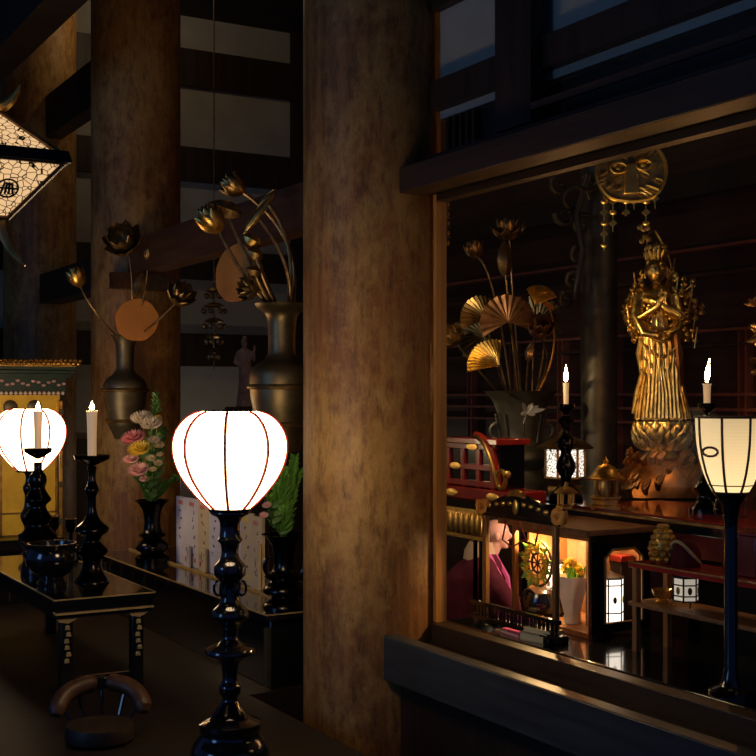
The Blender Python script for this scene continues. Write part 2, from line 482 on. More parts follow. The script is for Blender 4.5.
def lantern_round(name, label, loc, kx, stand):
    """white paper ball lantern on a turned black stand; kx = unit per photo pixel"""
    t = thing(name, label, 'lantern', loc)
    zb = stand[1]
    P = [(r * kx, zb + (508 - y) * kx) for y, r in ((508, 20), (501, 28), (491, 37), (479, 46), (466, 52.6), (453, 56), (442, 56.2), (431, 53), (421, 46), (414.5, 37), (411, 26))]
    P = sorted(P, key=lambda q: q[1])
    pp = smooth_prof(P, 3)
    sh = MB().lathe(pp, 40, cap=False).build('lantern_shade', M_['lantern'], t)
    for i in range(8):
        a = 2 * PI * i / 8 + rad(92)
        MB().tube([((r + .0012) * math.cos(a), (r + .0012) * math.sin(a), z) for r, z in (pp[0],) + tuple(pp[1::2])] , .0046, 6).build('rib', M_['seam'], sh)
    r0, z0 = pp[-1]; r1, z1 = pp[0]
    MB().tube([(r0 * math.cos(a * PI / 16), r0 * math.sin(a * PI / 16), z0) for a in range(32)], .0028, 6, close=True).build('top_ring', M_['bronze_black'], t)
    MB().lathe([(r1 * .5, z1 - .012), (r1 * 1.05, z1 - .008), (r1 * 1.1, z1), (r1 * .6, z1 + .002)], 28).build('bottom_ring', M_['bronze_black'], t)
    MB().lathe(stand[0], 32).build('stand', M_['lacquer'], t)
    return t

def blossom(mb, p, d, r, n=8, open_=.9, layers=2):
    """lotus bloom made of cupped petals, growing along d"""
    A = aim(p, d)
    for l in range(layers):
        for i in range(n):
            a = 2 * PI * (i + .5 * l) / n
            sp = open_ * (1.0 - .38 * l)
            M = A @ Matrix.Rotation(a, 4, 'Z') @ tr((r * .12, 0, 0)) @ Matrix.Rotation(sp, 4, 'Y')
            mb.petal(M, r * (1.5 + .1 * l), r * .95, curl=-.6, cup=.45, th=.03)
    mb.ball(A @ Vector((0, 0, r * .18)), r * .28, (1, 1, 1.1), 10)
    return mb
def bud(mb, p, d, L, r):
    A = aim(p, d)
    mb.lathe([(r * .25, -L * .5), (r * .8, -L * .3), (r, -.05 * L), (r * .8, .2 * L), (r * .4, .4 * L), (r * .05, .52 * L)], 10, M=A, fx=lambda a, z: 1 + .09 * math.cos(5 * a))
    return mb
def bez(p0, p1, p2, p3=None, n=10):
    out = []
    for i in range(n + 1):
        u = i / n
        if p3 is None: q = p0 * (1 - u)**2 + p1 * 2 * u * (1 - u) + p2 * u * u
        else: q = p0 * (1 - u)**3 + p1 * 3 * u * (1 - u)**2 + p2 * 3 * u * u * (1 - u) + p3 * u**3
        out.append(q)
    return out
def fanleaf(mb, p, axis, n, R1, a0, a1, ribs=16, dep=.12):
    """ruffled lotus leaf: fan sector around p, 'axis' = direction of middle rib, n = facing normal"""
    axis = Vector(axis).normalized(); n = Vector(n).normalized(); side = n.cross(axis).normalized(); n = axis.cross(side).normalized() * -1
    front = []; back = []
    N = ribs * 2
    for side_k, lst in ((0, front), (1, back)):
        for i in range(N + 1):
            a = a0 + (a1 - a0) * i / N
            row = []
            for q in (.04, .35, .7, 1.0):
                rr = R1 * q * (1 - .05 * (i % 2) * q)
                v = p + (axis * math.cos(a) + side * math.sin(a)) * rr + n * (((i % 2) - .5) * R1 * .07 * q + dep * R1 * q * q) + n * (.018 * R1 * side_k)
                row.append(mb.bm.verts.new(v))
            lst.append(row)
    for i in range(N):
        for j in range(3):
            mb.bm.faces.new((front[i][j], front[i + 1][j], front[i + 1][j + 1], front[i][j + 1]))
            mb.bm.faces.new((back[i][j + 1], back[i + 1][j + 1], back[i + 1][j], back[i][j]))
        mb.bm.faces.new((front[i][3], front[i + 1][3], back[i + 1][3], back[i][3]))
    return mb

# ================================================================ LEFT SIDE
# front lantern
kB = 3.34 / F
base = gx(230, 3.34, .5)
yb = 396 + 1.0 * F / 3.34
P = prof_px([(508, 18), (513, 20), (517, 13), (524, 10), (536, 10.5), (540, 12.5), (544, 9.5), (553, 8.5), (560, 11), (566, 16), (574, 16), (580, 11), (585, 8.5), (596, 9), (604, 11.5), (610, 17.5), (617, 18.5), (622, 13), (630, 8), (637, 7.5), (643, 12), (648, 24), (653, 25), (658, 14), (664, 9), (680, 7.5), (686, 11), (692, 11), (698, 7.5), (706, 12), (716, 20), (722, 31), (727, 31), (733, 30), (745, 38), (755, 40), (yb, 40)], 3.34, yb)
front_lantern = lantern_round('standing_lantern', 'large glowing white paper ball lantern on turned black stand before the thick pillar', base, kB, (smooth_prof(P, 3), (yb - 508) * kB))
# carved cloud collars on the stand
cl = MB()
for i in range(6):
    a = 2 * PI * i / 6
    c = Vector((math.cos(a) * .032, math.sin(a) * .032, (yb - 588) * kB))
    MB().tube([c + Vector((math.cos(a) * .012 * math.sin(u), math.sin(a) * .012 * math.sin(u), .02 * math.cos(u))) for u in [k * PI / 5 for k in range(9)]], .004, 6).build('carved_scroll', M_['lacquer'], front_lantern)
# back lantern
dA = 5.2; kA = dA / F * (35.5 / 56.2)
ybA = 396 + (1.5 - .80) * F / dA
P = [(.055, 0), (.055, .012), (.04, .02), (.028, .035), (.034, .05), (.05, .062), (.05, .072), (.03, .085), (.024, .11), (.036, .13), (.04, .15), (.026, .17), (.022, .21), (.03, .235), (.02, .25), (.018, .27), (.03, .29)]
zA = (ybA - 470) * dA / F
P = [(r, z * zA / .29) for r, z in P]
lantern_round('standing_lantern', 'smaller glowing white ball lantern in front of the gold shrine, left edge', gx(30, dA, .80), kA, (smooth_prof(P, 3), zA))

# low black altar table, front left (temple grid)
def grid_table(name, label, cat, s0, s1, t0, t1, z0, z1, gold=True, legs=True):
    t = thing(name, label, cat, T((s0 + s1) / 2, (t0 + t1) / 2, z0), YAW)
    w, l, h = s1 - s0, t1 - t0, z1 - z0
    MB().box((0, 0, h - .012), (w, l, .024)).build('table_top', M_['lacquer'], t, bev=.003)
    for e in ((0, -l / 2 - .001, w), (0, l / 2 + .001, w)):
        MB().box((0, e[1], h - .002), (w, .005, .0045)).build('gold_edge', M_['gold_paint'], t)
    for e in (-w / 2 - .001, w / 2 + .001):
        MB().box((e, 0, h - .002), (.005, l, .0045)).build('gold_edge', M_['gold_paint'], t)
    return t, w, l, h
sF, tF = st(gx(155, 4.2, .8)); s0, _ = sF - .40, 0
at, w, l, h = grid_table('altar_table', 'low black lacquered table with gold brackets at front left', 'table', sF - .345, sF, tF, tF + 1.2, .5, .83)
MB().box((0, 0, h - .045), (w - .015, l - .015, .042)).build('apron', M_['lacquer'], at)
MB().box((0, -l / 2 + .012, h - .05), (w - .01, .03, .006)).build('gold_edge', M_['gold_paint'], at)
for sx in (-1, 1):
    for sy in (-1, 1):
        lg = MB()
        x, y = sx * (w / 2 - .05), sy * (l / 2 - .05)
        lg.box((x, y, (h - .06) / 2), (.04, .04, h - .06))
        lgo = lg.build('leg', M_['lacquer'], at, bev=.003)
        if sy < 0:
            b = MB()
            b.poly([(x - .05, h - .045), (x + .045, h - .045), (x + .03, h - .07), (x, h - .085), (x - .03, h - .078)], .012, tr((0, y - .03, 0)))
            b.build('gold_bracket', M_['gold_paint'], lgo)
            b = MB()
            for q in range(6):
                b.box((x + .004 * math.sin(q * 2), y - .026, h - .10 - q * .022), (.018, .008, .015), taper=.7)
            b.build('gold_fitting', M_['gold_paint'], lgo, bev=.002)
MB().box((0, -l / 2 + .05, .05), (w - .1, .02, .015)).build('stretcher', M_['lacquer'], at)

# farther altar ledge carrying the gold shrine
shs, sht = st(gx(83, 6.15, 0))
gt, w2, l2, h2 = grid_table('altar_ledge', 'black lacquered ledge with gold edges under the gold shrine', 'table', shs - .85, shs + .02, sht - .12, sht + .62, .5, .735)
MB().box((0, 0, (h2 - .03) / 2), (w2 - .05, l2 - .05, h2 - .03)).build('base', M_['lacquer'], gt)
gr = MB()
for i in range(14):
    gr.box((-w2 / 2 + .05 + i * (w2 - .1) / 13, -l2 / 2 + .022, (h2 - .03) / 2), (.006, .008, h2 - .06))
gr.build('gold_lattice', M_['gold_dull'], gt)

# gold shrine
sw = .62; sd = .40; shh = .98
sh = thing('gold_shrine', 'gold cabinet shrine with scalloped gilt cornice at the left edge', 'shrine', T(shs - sw / 2 - .075, sht + .22, .735), YAW)
sh.scale = (.97, .97, .955)
MB().box((0, 0, .03), (sw, sd, .06)).build('plinth', M_['lacquer'], sh, bev=.004)
MB().box((0, 0, .44), (sw - .04, sd - .03, .76)).build('cabinet_body', M_['gold_wall'], sh, bev=.003)
b = MB().box((0, 0, .86), (sw + .01, sd + .01, .07)); b.build('painted_frieze', M_['green_band'], sh)
b = MB()
for i in range(24):
    b.ball((-sw / 2 + .012 + i * (sw - .02) / 23, -sd / 2 - .012, .868 + .012 * math.sin(i * 1.9)), .009, (1.2, .5, .8), 8)
b.build('frieze_flowers', M_['petal_pale'], sh)
b = MB().box((0, 0, .815), (sw - .01, sd, .018))
b.build('frieze_rail', M_['dark_red'], sh)
b = MB()
for i in range(26):
    x = -sw / 2 + .012 + i * (sw - .024) / 25
    b.poly([(x - .010, .815), (x, .826), (x + .010, .815), (x, .804)], .006, tr((0, -sd / 2 - .003, 0)))
b.build('diamond_trim', M_['petal_white'], sh)
b = MB().box((0, 0, .905), (sw + .05, sd + .05, .02)).box((0, 0, .925), (sw + .07, sd + .07, .015)).box((0, 0, .945), (sw + .09, sd + .09, .016))
b.build('cornice', M_['green_band'], sh)
b = MB()
n = 30
for i in range(n):
    x = -(sw + .11) / 2 + i * (sw + .11) / (n - 1)
    b.ball((x, -sd / 2 - .05, .968), .014, (1, 1, .9), 8)
    b.ball((x + .011, -sd / 2 - .045, .985), .012, (1, 1, .7), 8)
for i in range(18):
    y = -sd / 2 + i * sd / 17
    for k in (-1, 1): b.ball((k * (sw / 2 + .055), y, .968), .014, (1, 1, .9), 8)
b.box((0, 0, .962), (sw + .09, sd + .08, .02))
b.build('scalloped_cornice', M_['gold'], sh)
for k, x in enumerate((.155, .035, -.085, -.205)):
    MB().lathe([(.032, 0), (.035, .003), (.035, .008), (.031, .011)], 24, M=tr((x, -sd / 2 + .008, .745)) @ tilt('X', rad(90))).build('round_crest', M_['bronze_dk'], sh)
for x0, x1, nm in ((-.02, .27, 'door'), (-.29, -.03, 'door')):
    d_ = MB().box(((x0 + x1) / 2, -sd / 2 + .004, .38), (x1 - x0, .014, .60)).build(nm, M_['gold_wall'], sh, bev=.003)
    b = MB()
    for x in (x0 + .006, x1 - .006): b.box((x, -sd / 2 - .006, .38), (.01, .008, .60))
    for z in (.085, .20, .66): b.box(((x0 + x1) / 2, -sd / 2 - .006, z), (x1 - x0, .008, .008))
    b.build('door_frame', M_['gold_dull'], d_)
    if x0 < -.1:
        b = MB()
        for q in range(7): b.box((x0 + .02 + q * .036, -sd / 2 - .008, .40), (.006, .006, .50))
        for q in range(8): b.box(((x0 + x1) / 2, -sd / 2 - .009, .15 + q * .07), (x1 - x0, .005, .006))
        b.build('black_lattice', M_['lacquer'], d_)
for x in (-.3, .285):
    MB().box((x, -sd / 2 + .0, .42), (.022, .03, .72)).build('corner_post', M_['gold'], sh, bev=.004)
    for q in range(4): MB().box((x, -sd / 2 - .018, .15 + q * .19), (.024, .006, .03)).build('hinge', M_['bronze_dk'], sh)

# candle stands and candles
def holder(label, loc, prof, mat='bronze_black', name='candlestick'):
    t = thing(name, label, 'candlestick', loc)
    return t
def cstand(label, x, d, zb, L, group=None, name='candlestick'):
    yb = 396 + (1.5 - zb) * F / d
    P = smooth_prof(prof_px(L + [(yb, L[-1][1])], d, yb), 3)
    t = thing(name, label, 'candlestick', gx(x, d, zb))
    k = d / F
    ytop = L[0][0]
    zt = (yb - ytop) * k
    cut = [p for p in P if p[1] <= zt - 10 * k]; 
    MB().lathe(cut, 28).build('stem', M_['bronze_black'], t)
    r0 = L[0][1] * k
    MB().lathe([(.006, zt - 11 * k), (r0 * .5, zt - 8 * k), (r0 * .95, zt - 4 * k), (r0, zt), (r0 * .93, zt), (r0 * .6, zt - 2.5 * k), (.004, zt - 3 * k)], 28).build('drip_pan', M_['bronze_black'], t)
    return t, zt - 3 * k
LB = [(455, 18), (460, 14), (466, 4.5), (480, 3.6), (487, 6), (491, 7), (496, 4.5), (508, 4.2), (516, 6), (522, 10), (527, 16), (531, 17), (535, 11), (541, 8), (546, 12), (551, 16), (556, 12), (561, 9), (572, 12), (584, 18)]
tB, zc = cstand('black turned candlestick right of the gold shrine, beside the pillar', 92, 4.42, .83, LB)
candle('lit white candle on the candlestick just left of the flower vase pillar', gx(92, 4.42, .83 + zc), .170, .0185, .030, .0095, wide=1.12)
LA = [(448, 14), (453, 10), (458, 4.5), (470, 4.2), (476, 8), (482, 8.5), (488, 7), (494, 10), (500, 13), (505, 8), (510, 9), (518, 14), (524, 11), (530, 14), (537, 19), (543, 13), (552, 9), (560, 14), (572, 17)]
tA_, zc = cstand('black turned candlestick standing in front of the small ball lantern', 38, 4.6, .83, LA)
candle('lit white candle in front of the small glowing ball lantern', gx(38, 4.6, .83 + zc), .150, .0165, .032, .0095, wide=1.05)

# incense burner and small cups on the table
ib = thing('incense_burner', 'round black footed incense bowl with gilt rim on the low altar table', 'incense burner', gx(52, 4.32, .83))
MB().lathe([(.05, 0), (.053, .015), (.04, .03), (.06, .045), (.088, .075), (.094, .11), (.082, .135), (.086, .15), (.078, .15), (.07, .12), (.002, .11)], 36).build('bowl', M_['lacquer'], ib)
MB().tube([(.083 * math.cos(a * PI / 18), .083 * math.sin(a * PI / 18), .151) for a in range(36)], .003, 6, close=True).build('gilt_rim', M_['gold_dull'], ib)
for k in (-1, 1):
    MB().tube([(k * .08, 0, .12), (k * .11, 0, .15), (k * .115, 0, .18), (k * .098, 0, .185)], .006, 8).build('handle', M_['lacquer'], ib)
for (x, y, d, lab) in ((54, 516, 4.75, 'small gilt-rimmed cup standing left of the dark candlestick base'), (71, 519, 4.85, 'small gilt cup nearest to the right candlestick')):
    zt = CAMZ - (y - 396) / F * d
    c_ = thing('offering_cup', lab, 'cup', gx(x, d, .83))
    hh = zt - .83
    MB().lathe([(.026, 0), (.026, .006), (.009, .015), (.008, hh - .055), (.014, hh - .05), (.021, hh - .035), (.0225, hh), (.019, hh), (.017, hh - .03), (.002, hh - .036)], 24).build('cup_bowl', M_['bronze_black'], c_)
    MB().tube([(.021 * math.cos(a * PI / 12), .021 * math.sin(a * PI / 12), hh) for a in range(24)], .0022, 6, close=True).build('gilt_rim', M_['gold_dull'], c_)

# small gilt offering stand under the table edge (between low table and ledge)
# horseshoe-backed chair at the very front
dC = 3.55
ch = thing('curved_back_chair', 'dark wooden chair with horseshoe armrest in front of the low table', 'chair', gx(100, dC, .5), YAW * .3)
def arcpts(r, a0, a1, z, n=14, sy=.75): return [Vector((r * math.cos(a), r * sy * math.sin(a), z(a))) for a in [a0 + (a1 - a0) * i / n for i in range(n + 1)]]
zf = lambda a: .06 + .09 * max(0, math.sin(a)) ** .6
for k, (a0, a1) in enumerate(((rad(4), rad(84)), (rad(96), rad(176)))):
    pts = arcpts(.125, a0, a1, zf)
    MB().tube(pts, [.014] + [.026] * (len(pts) - 2) + [.016], 10).build('armrest', M_['brown_beam'], ch)
MB().box((0, .094, .15), (.03, .03, .035)).build('back_joint', M_['lacquer'], ch, bev=.004)
MB().lathe([(.085, 0), (.098, .01), (.1, .03), (.095, .05), (.06, .058), (.001, .06)], 32).build('seat', M_['dark_wood'], ch)
b = MB()
for a in (20, 55, 90, 125, 160):
    a = rad(a); b.tube([(.09 * math.cos(a), .07 * math.sin(a), .06), (.122 * math.cos(a), .092 * math.sin(a), zf(a))], .005, 6)
b.build('back_spindles', M_['lacquer'], ch)

# long black table carrying vases and paper rack
lt, w, l, h = grid_table('long_side_table', 'long black lacquered table running between the two large pillars', 'table', -.27, .16, .245, 2.18, .5, .76)
MB().box((0, 0, (h - .026) / 2), (w - .05, l - .05, h - .026)).build('table_body', M_['lacquer'], lt, bev=.004)
MB().box((-w / 2 + .165, 0, h + .0045), (.007, l - .02, .009)).build('gold_rail', M_['gold_paint'], lt)
for k in (-1, 1): MB().box((-w / 2 + .012, k * (l / 2 - .02), h / 2 - .02), (.014, .03, h - .06)).build('corner_fitting', M_['bronze_dk'], lt)

# paper rack with talisman slips
ZT = .76
xs = [(183, 497, 0, 'paper'), (194, 499, 0, 'paper'), (205, 502, 0, 'paper_buff'), (216, 506, 0, 'paper'), (227, 509, 0, 'paper'), (238, 512, 0, 'paper'), (248, 513, 0, 'paper_buff'), (258, 517, 0, 'paper_buff')]
names = ['leftmost white paper talisman in the rack, red seal on top', 'second white paper talisman from the left in the rack', 'buff paper talisman third from left in the rack', 'white paper talisman in the rack just left of the lantern stand neck', 'white paper talisman behind the left side of the lantern neck', 'white paper talisman directly behind the lantern stand', 'mustard topped paper talisman right of the lantern stand', 'rightmost buff paper talisman of the rack']
for i, (x, yt, _, mk) in enumerate(xs):
    s_ = -.055; d = ds(x, s_); p = gx(x, d, ZT); _, tt = st(p)
    hh = CAMZ - (yt - 396) / F * d - ZT
    o = thing('paper_talisman', names[i], 'paper talisman', T(s_, tt, ZT + .001), YAW, 'paper talismans in the rack')
    x2 = xs[i + 1][0] if i < 7 else 268; x0 = x if i == 7 else x
    wid = abs(st(gx(x + 5.4, ds(x + 5.4, s_), 0))[1] - st(gx(x - 5.4, ds(x - 5.4, s_), 0))[1])
    b = MB().box((0, 0, hh / 2), (.012, wid * 1.02, hh)); rr = random.Random(i)
    n0 = len(b.bm.faces); zz = hh - .06
    while zz > .05:
        yy = rr.uniform(-.2, .2) * wid
        for q in range(4):
            b.box((-.0064, yy + rr.uniform(-.008, .008), zz + rr.uniform(-.008, .008)), (.0008, rr.uniform(.003, .012), .0018 if q % 2 else .008))
        zz -= rr.uniform(.03, .045)
    b.mat(1, n0); n1 = len(b.bm.faces)
    b.box((-.0064, wid * .1, hh - .025), (.0008, wid * .45, .018)).box((-.0064, -wid * .2, .03), (.0008, wid * .2, .018))
    b.mat(2, n1)
    b.build('paper_body', [M_[mk], M_['ink'], M_['petal_yellow'] if i == 6 else M_['seal_pale']], o)
# front row, lower slips
low = [(187, 545, 'paper'), (203, 548, 'paper_buff'), (219, 553, 'paper'), (233, 556, 'paper'), (256, 543, 'paper_buff')]
nl = ['short white paper slip at the left of the front row', 'short buff paper slip, second of the front row', 'short white paper slip, third of the front row', 'short white paper slip, front row, left of the lantern stand', 'short buff paper slip right of the lantern stand']
for i, (x, yt, mk) in enumerate(low):
    s_ = -.074; d = ds(x, s_); p = gx(x, d, ZT); _, tt = st(p)
    hh = CAMZ - (yt - 396) / F * d - ZT
    o = thing('paper_slip', nl[i], 'paper slip', T(s_, tt, ZT + .001), YAW, 'short paper slips before the talismans')
    b = MB().box((0, 0, hh / 2), (.010, .072, hh)); rr = random.Random(i + 40); n0 = len(b.bm.faces)
    for q in range(7):
        b.box((-.0054, rr.uniform(-.026, .026), rr.uniform(.3, .85) * hh), (.0008, .004, rr.uniform(.008, .022)))
    b.mat(1, n0); n1 = len(b.bm.faces)
    if i in (1, 3): b.box((-.0054, .015, .03), (.0008, .016, .018)).mat(2, n1)
    b.build('paper_body', [M_[mk], M_['ink'], M_['vermilion']], o)

# black bronze flower vases
def bvase(label, x, d, zb, L, sc_=1.0, hnd=True):
    yb = 396 + (1.5 - zb) * F / d
    P = smooth_prof(prof_px(L + [(yb, L[-1][1])], d, yb), 3)
    t = thing('flower_vase', label, 'vase', gx(x, d, zb))
    rt = P[-1][0]; zt = P[-1][1]
    P2 = P + [(rt * .9, zt), (rt * .45, zt - .03), (.002, zt - .05)]
    MB().lathe(P2, 32, cap=False).build('vase_body', M_['bronze_black'], t)
    if hnd:
        k = d / F
        for a in (-1, 1):
            MB().tube([(a * (14 + 6 * math.sin(u)) * k, 0, zt - (32 - 9 * math.cos(u)) * k) for u in [.1 + w_ * .3 for w_ in range(13)]], 1.8 * k, 8).build('handle', M_['bronze_black'], t)
    return t, zt
vL, zL = bvase('black bronze vase holding chrysanthemums in front of the left pillar', 152, 5.46, .76, [(500, 18), (503, 14), (510, 9.5), (522, 8), (532, 10), (535, 14), (538, 9), (543, 15), (549, 16), (553, 11), (557, 17)], hnd=False)
vR, zR = bvase('black bronze vase holding green branches beside the thick pillar', 284, 4.28, .76, [(534, 23), (538, 17), (546, 12), (562, 10), (572, 13), (576, 20), (580, 14), (585, 19), (592, 21), (597, 13), (601, 19), (606, 22)])

# chrysanthemums and greenery
def mum(mb, p, d, r, n=26, flat=.5):
    A = aim(p, d)
    for l in range(3):
        for i in range(n // (l + 1)):
            a = 2 * PI * i / (n // (l + 1)) + l
            M = A @ Matrix.Rotation(a, 4, 'Z') @ Matrix.Rotation(1.5 - l * .42, 4, 'Y')
            mb.petal(M, r * (1.1 - .14 * l), r * .2, curl=-.5, cup=.3, n=3, th=.05)
    return mb
def flower(label, cat, mouth, p, r, mk, group, core=None, name='chrysanthemum'):
    o = thing(name, label, cat, mouth, 0, group)
    q = p - mouth
    mid = Vector((q.x * .35, q.y * .35, q.z * .62))
    MB().tube(bez(Vector((0, 0, 0)), mid, q), .0028, 6).build('stem', M_['leaf'], o)
    b = MB(); dd = Vector((q.x * .8 + R.uniform(-.1, .1), -.62, .85 + R.uniform(-.1, .2))); mum(b, q, dd, r); b.build('flower_head', M_[mk], o)
    if core: MB().ball(q + dd.normalized() * r * .2, r * .3, n=10).build('flower_centre', M_[core], o)
    for k in range(4):
        lf = MB()
        u = .35 + .15 * k; c = bez(Vector((0, 0, 0)), mid, q)[int(u * 10)]
        lf.petal(aim(c, (math.cos(k * 2.1), math.sin(k * 2.1), .5)), .045, .02, .5, .2, 4)
        lf.build('leaf', M_['leaf'], o)
    return o
mouth = gx(152, 5.46, .76 + zL - .03)
fl = [(142, 420, 5.40, 11, 'petal_white', 'white'), (152, 426, 5.36, 11, 'petal_white', 'white'), (134, 440, 5.38, 12, 'petal_pink', 'deep pink'), (140, 451, 5.30, 12, 'petal_yellow', 'yellow'), (131, 461, 5.38, 8, 'petal_pale', 'pale pink'), (139, 472, 5.28, 11, 'petal_pale', 'pale pink'), (154, 441, 5.38, 6.5, 'petal_white', 'small white'), (159, 446, 5.4, 6, 'petal_white', 'small white'), (151, 459, 5.34, 5, 'petal_white', 'small white'), (158, 464, 5.38, 5, 'petal_white', 'small white'), (153, 470, 5.34, 4, 'petal_white', 'small white'), (144, 480, 5.3, 5, 'petal_pale', 'small pale pink'), (160, 455, 5.4, 4, 'petal_white', 'small white'), (158, 418, 5.45, 4, 'petal_yellow', 'small yellow')]
pos = ['topmost left', 'topmost right', 'left side', 'in the middle', 'left edge', 'lowest large one', 'upper right', 'right edge, upper', 'below the yellow bloom', 'right edge, middle', 'lower right', 'lowest small one', 'right edge, high', 'at the tip of the spray']
for (x, y, d, r, mk, nm), ps in zip(fl, pos):
    flower(f'{nm} chrysanthemum in the left vase, {ps}', 'flower', mouth, px(x, y, d), r * d / F, mk, 'flowers in the left bronze vase', core='petal_yellow' if r < 7 else None)
def sprig(label, mouth, tips, mk, leaflen, leafw, dens, group, name='leafy_branch', spread=1.0, sz=1):
    for (x, y, d), lab in zip(tips, label):
        o = thing(name, lab, 'branch', mouth, 0, group)
        q = px(x, y, d) - mouth
        mid = Vector((q.x * .3, q.y * .3, q.z * .6))
        pts = bez(Vector((0, 0, 0)), mid, q, n=24)
        MB().tube(pts, [.004 - .0025 * i / 24 for i in range(25)], 6).build('stem', M_['leaf_dark'], o)
        b = MB(); rr = random.Random(int(x * 31 + y))
        for i in range(dens):
            u = .18 + .82 * i / dens
            c = pts[min(24, int(u * 24))]
            a = rr.uniform(0, 2 * PI)
            dirn = Vector((math.cos(a), math.sin(a) * .8, .7 + rr.uniform(0, .8)))
            L = leaflen * rr.uniform(.6, 1.2) * (1.15 - .5 * u) * sz
            b.petal(aim(c, dirn), L, leafw * rr.uniform(.7, 1.2), .7, .2, 3, .03)
        b.build('foliage', M_[mk], o)
sprig(['tall yellow-green spray at the top of the left bouquet', 'green spray at the right of the left bouquet', 'low green foliage at the left of the left bouquet', 'green foliage low in the middle of the left bouquet', 'arching green leaf spray on the lower right of the left bouquet'],
      mouth, [(157, 393, 5.5), (166, 428, 5.5), (136, 478, 5.42), (150, 440, 5.46), (180, 478, 5.4)], 'leaf', .05, .011, 150, 'greenery in the left bronze vase')
mouthR = gx(284, 4.28, .76 + zR - .03)
sprig(['tall bright green fir branch right beside the thick pillar', 'bright green branch in the middle of the right vase', 'short green branch leaning left in the right vase', 'bright green branch behind the others in the right vase', 'low green branch at the front of the right vase', 'green branch bending toward the lantern'],
      mouthR, [(296, 456, 4.3), (284, 470, 4.25), (268, 497, 4.2), (301, 470, 4.36), (285, 508, 4.18), (274, 484, 4.24)], 'fir', .045, .008, 330, 'green branches in the right bronze vase', sz=.9)
for x, y, lb in ((262, 496, 'small pink flower nearest the lantern in the right vase'), (267, 506, 'small pink flower lower in the right vase'), (264, 516, 'lowest small pink flower in the right vase')):
    flower(lb, 'flower', mouthR, px(x, y, 4.16), 5 * 4.16 / F, 'petal_pale', 'small pink flowers in the right vase', name='pink_flower')

# hanging bronze vases strapped to pillars, with metal lotus sprays
def hang_vase(label, x, d, L, ytop, bands, pc, mat):
    k = d / F; yb = L[-1][0]
    P = smooth_prof(prof_px(L, d, yb), 3)
    c = px(x, yb, d)
    t = thing('hanging_vase', label, 'vase', c)
    rt, zt = P[-1]
    MB().lathe(P + [(rt * .9, zt), (rt * .5, zt - .04), (.002, zt - .06)], 36, cap=False).build('vase_body', M_[mat], t)
    MB().lathe([(.004, -.001), (P[0][0], .0), (P[0][0], .003)], 24).build('vase_foot', M_[mat], t)
    for yy in bands:
        z = (yb - yy) * k
        r = max(p[0] for p in P if abs(p[1] - z) < 4 * k) + .003
        MB().tube([(r * math.cos(a * PI / 18), r * math.sin(a * PI / 18), z) for a in range(36)], .0085, 8, close=True).build('strap', M_['gold_dull'], t)
        q = Vector((pc.x - c.x, pc.y - c.y, 0)); n_ = q.normalized()
        p0 = n_ * r; p1 = n_ * (q.length - .22)
        MB().tube([p0 + Vector((0, 0, z)), p1 + Vector((0, 0, z))], .009, 8).build('wall_bracket', M_['bronze_dk'], t)
    return t, c + Vector((0, 0, zt))
pc2 = T(s2, t2); pc1 = T(0, 0)
v2, top2 = hang_vase('dull bronze vase strapped to the left pillar', 125, 6.0, [(335, 15), (338, 12), (346, 9), (368, 8.5), (374, 12), (380, 19), (387, 21.5), (396, 21), (408, 19), (420, 17.5), (425, 16.5), (432, 13), (439, 10)], 335, (390, 421), pc2, 'bronze_dk')
v1, top1 = hang_vase('large green bronze vase strapped behind the thick pillar', 282, 4.27, [(304, 28), (308, 25), (314, 17), (324, 14.5), (352, 14), (360, 18), (366, 28), (374, 32), (386, 32.5), (398, 31.5), (418, 27), (436, 22), (446, 19), (452, 17)], 304, (387, 424), pc1, 'bronze')

def lotus_spray(label, top, items, mat_stem='gold_leafy', sw=.0042):
    t = thing('metal_lotus_spray', label, 'metal flowers', top)
    for it in items:
        kind = it[0]; p = px(*it[1]) - top
        root = Vector((it[2][0], it[2][1], -.04)) if len(it) > 2 and it[2] is not None else Vector((0, 0, -.04))
        mid = (px(*it[3]) - top) if len(it) > 3 and it[3] is not None else Vector((root.x + (p.x - root.x) * .25, p.y * .3, p.z * .65))
        arg = it[4] if len(it) > 4 else {}
        m = M_[arg.get('mat', mat_stem)]
        if not arg.get('nostem'):
            MB().tube(bez(root, mid, p, n=14), sw * arg.get('sw', 1), 8).build('stem', M_[arg.get('smat', mat_stem)], t)
        b = MB(); d = Vector(arg.get('dir', (0, -.3, 1))); r = arg.get('r', .04)
        if kind == 'bloom': blossom(b, p, d, r, arg.get('n', 8), arg.get('open', .9)); b.build('lotus_bloom', m, t)
        elif kind == 'bud': bud(b, p, d, arg.get('L', .08), r); b.build('lotus_bud', m, t)
        elif kind == 'disc':
            b.lathe([(r * .98, -.006), (r, 0), (r * .98, .006), (.001, .0075)], 40, M=aim(p, d), fx=lambda a, z: 1 + .012 * math.sin(9 * a) + .01 * math.sin(5 * a + 1))
            b.build('lotus_leaf_disc', M_['disc'], t)
        elif kind == 'fan':
            fanleaf(b, p, Vector(arg['axis']), Vector(arg.get('dir', (0, -1, 0))), r, rad(arg.get('a0', -100)), rad(arg.get('a1', 100)), arg.get('ribs', 14), arg.get('dep', .12)); b.build('lotus_leaf', m, t)
        elif kind == 'roll':
            b.lathe([(.003, -r * 1.1), (.012, -r * .6), (.016, 0), (.011, r * .7), (.002, r * 1.1)], 10, M=aim(p, d)); b.build('rolled_leaf', m, t)
    return t
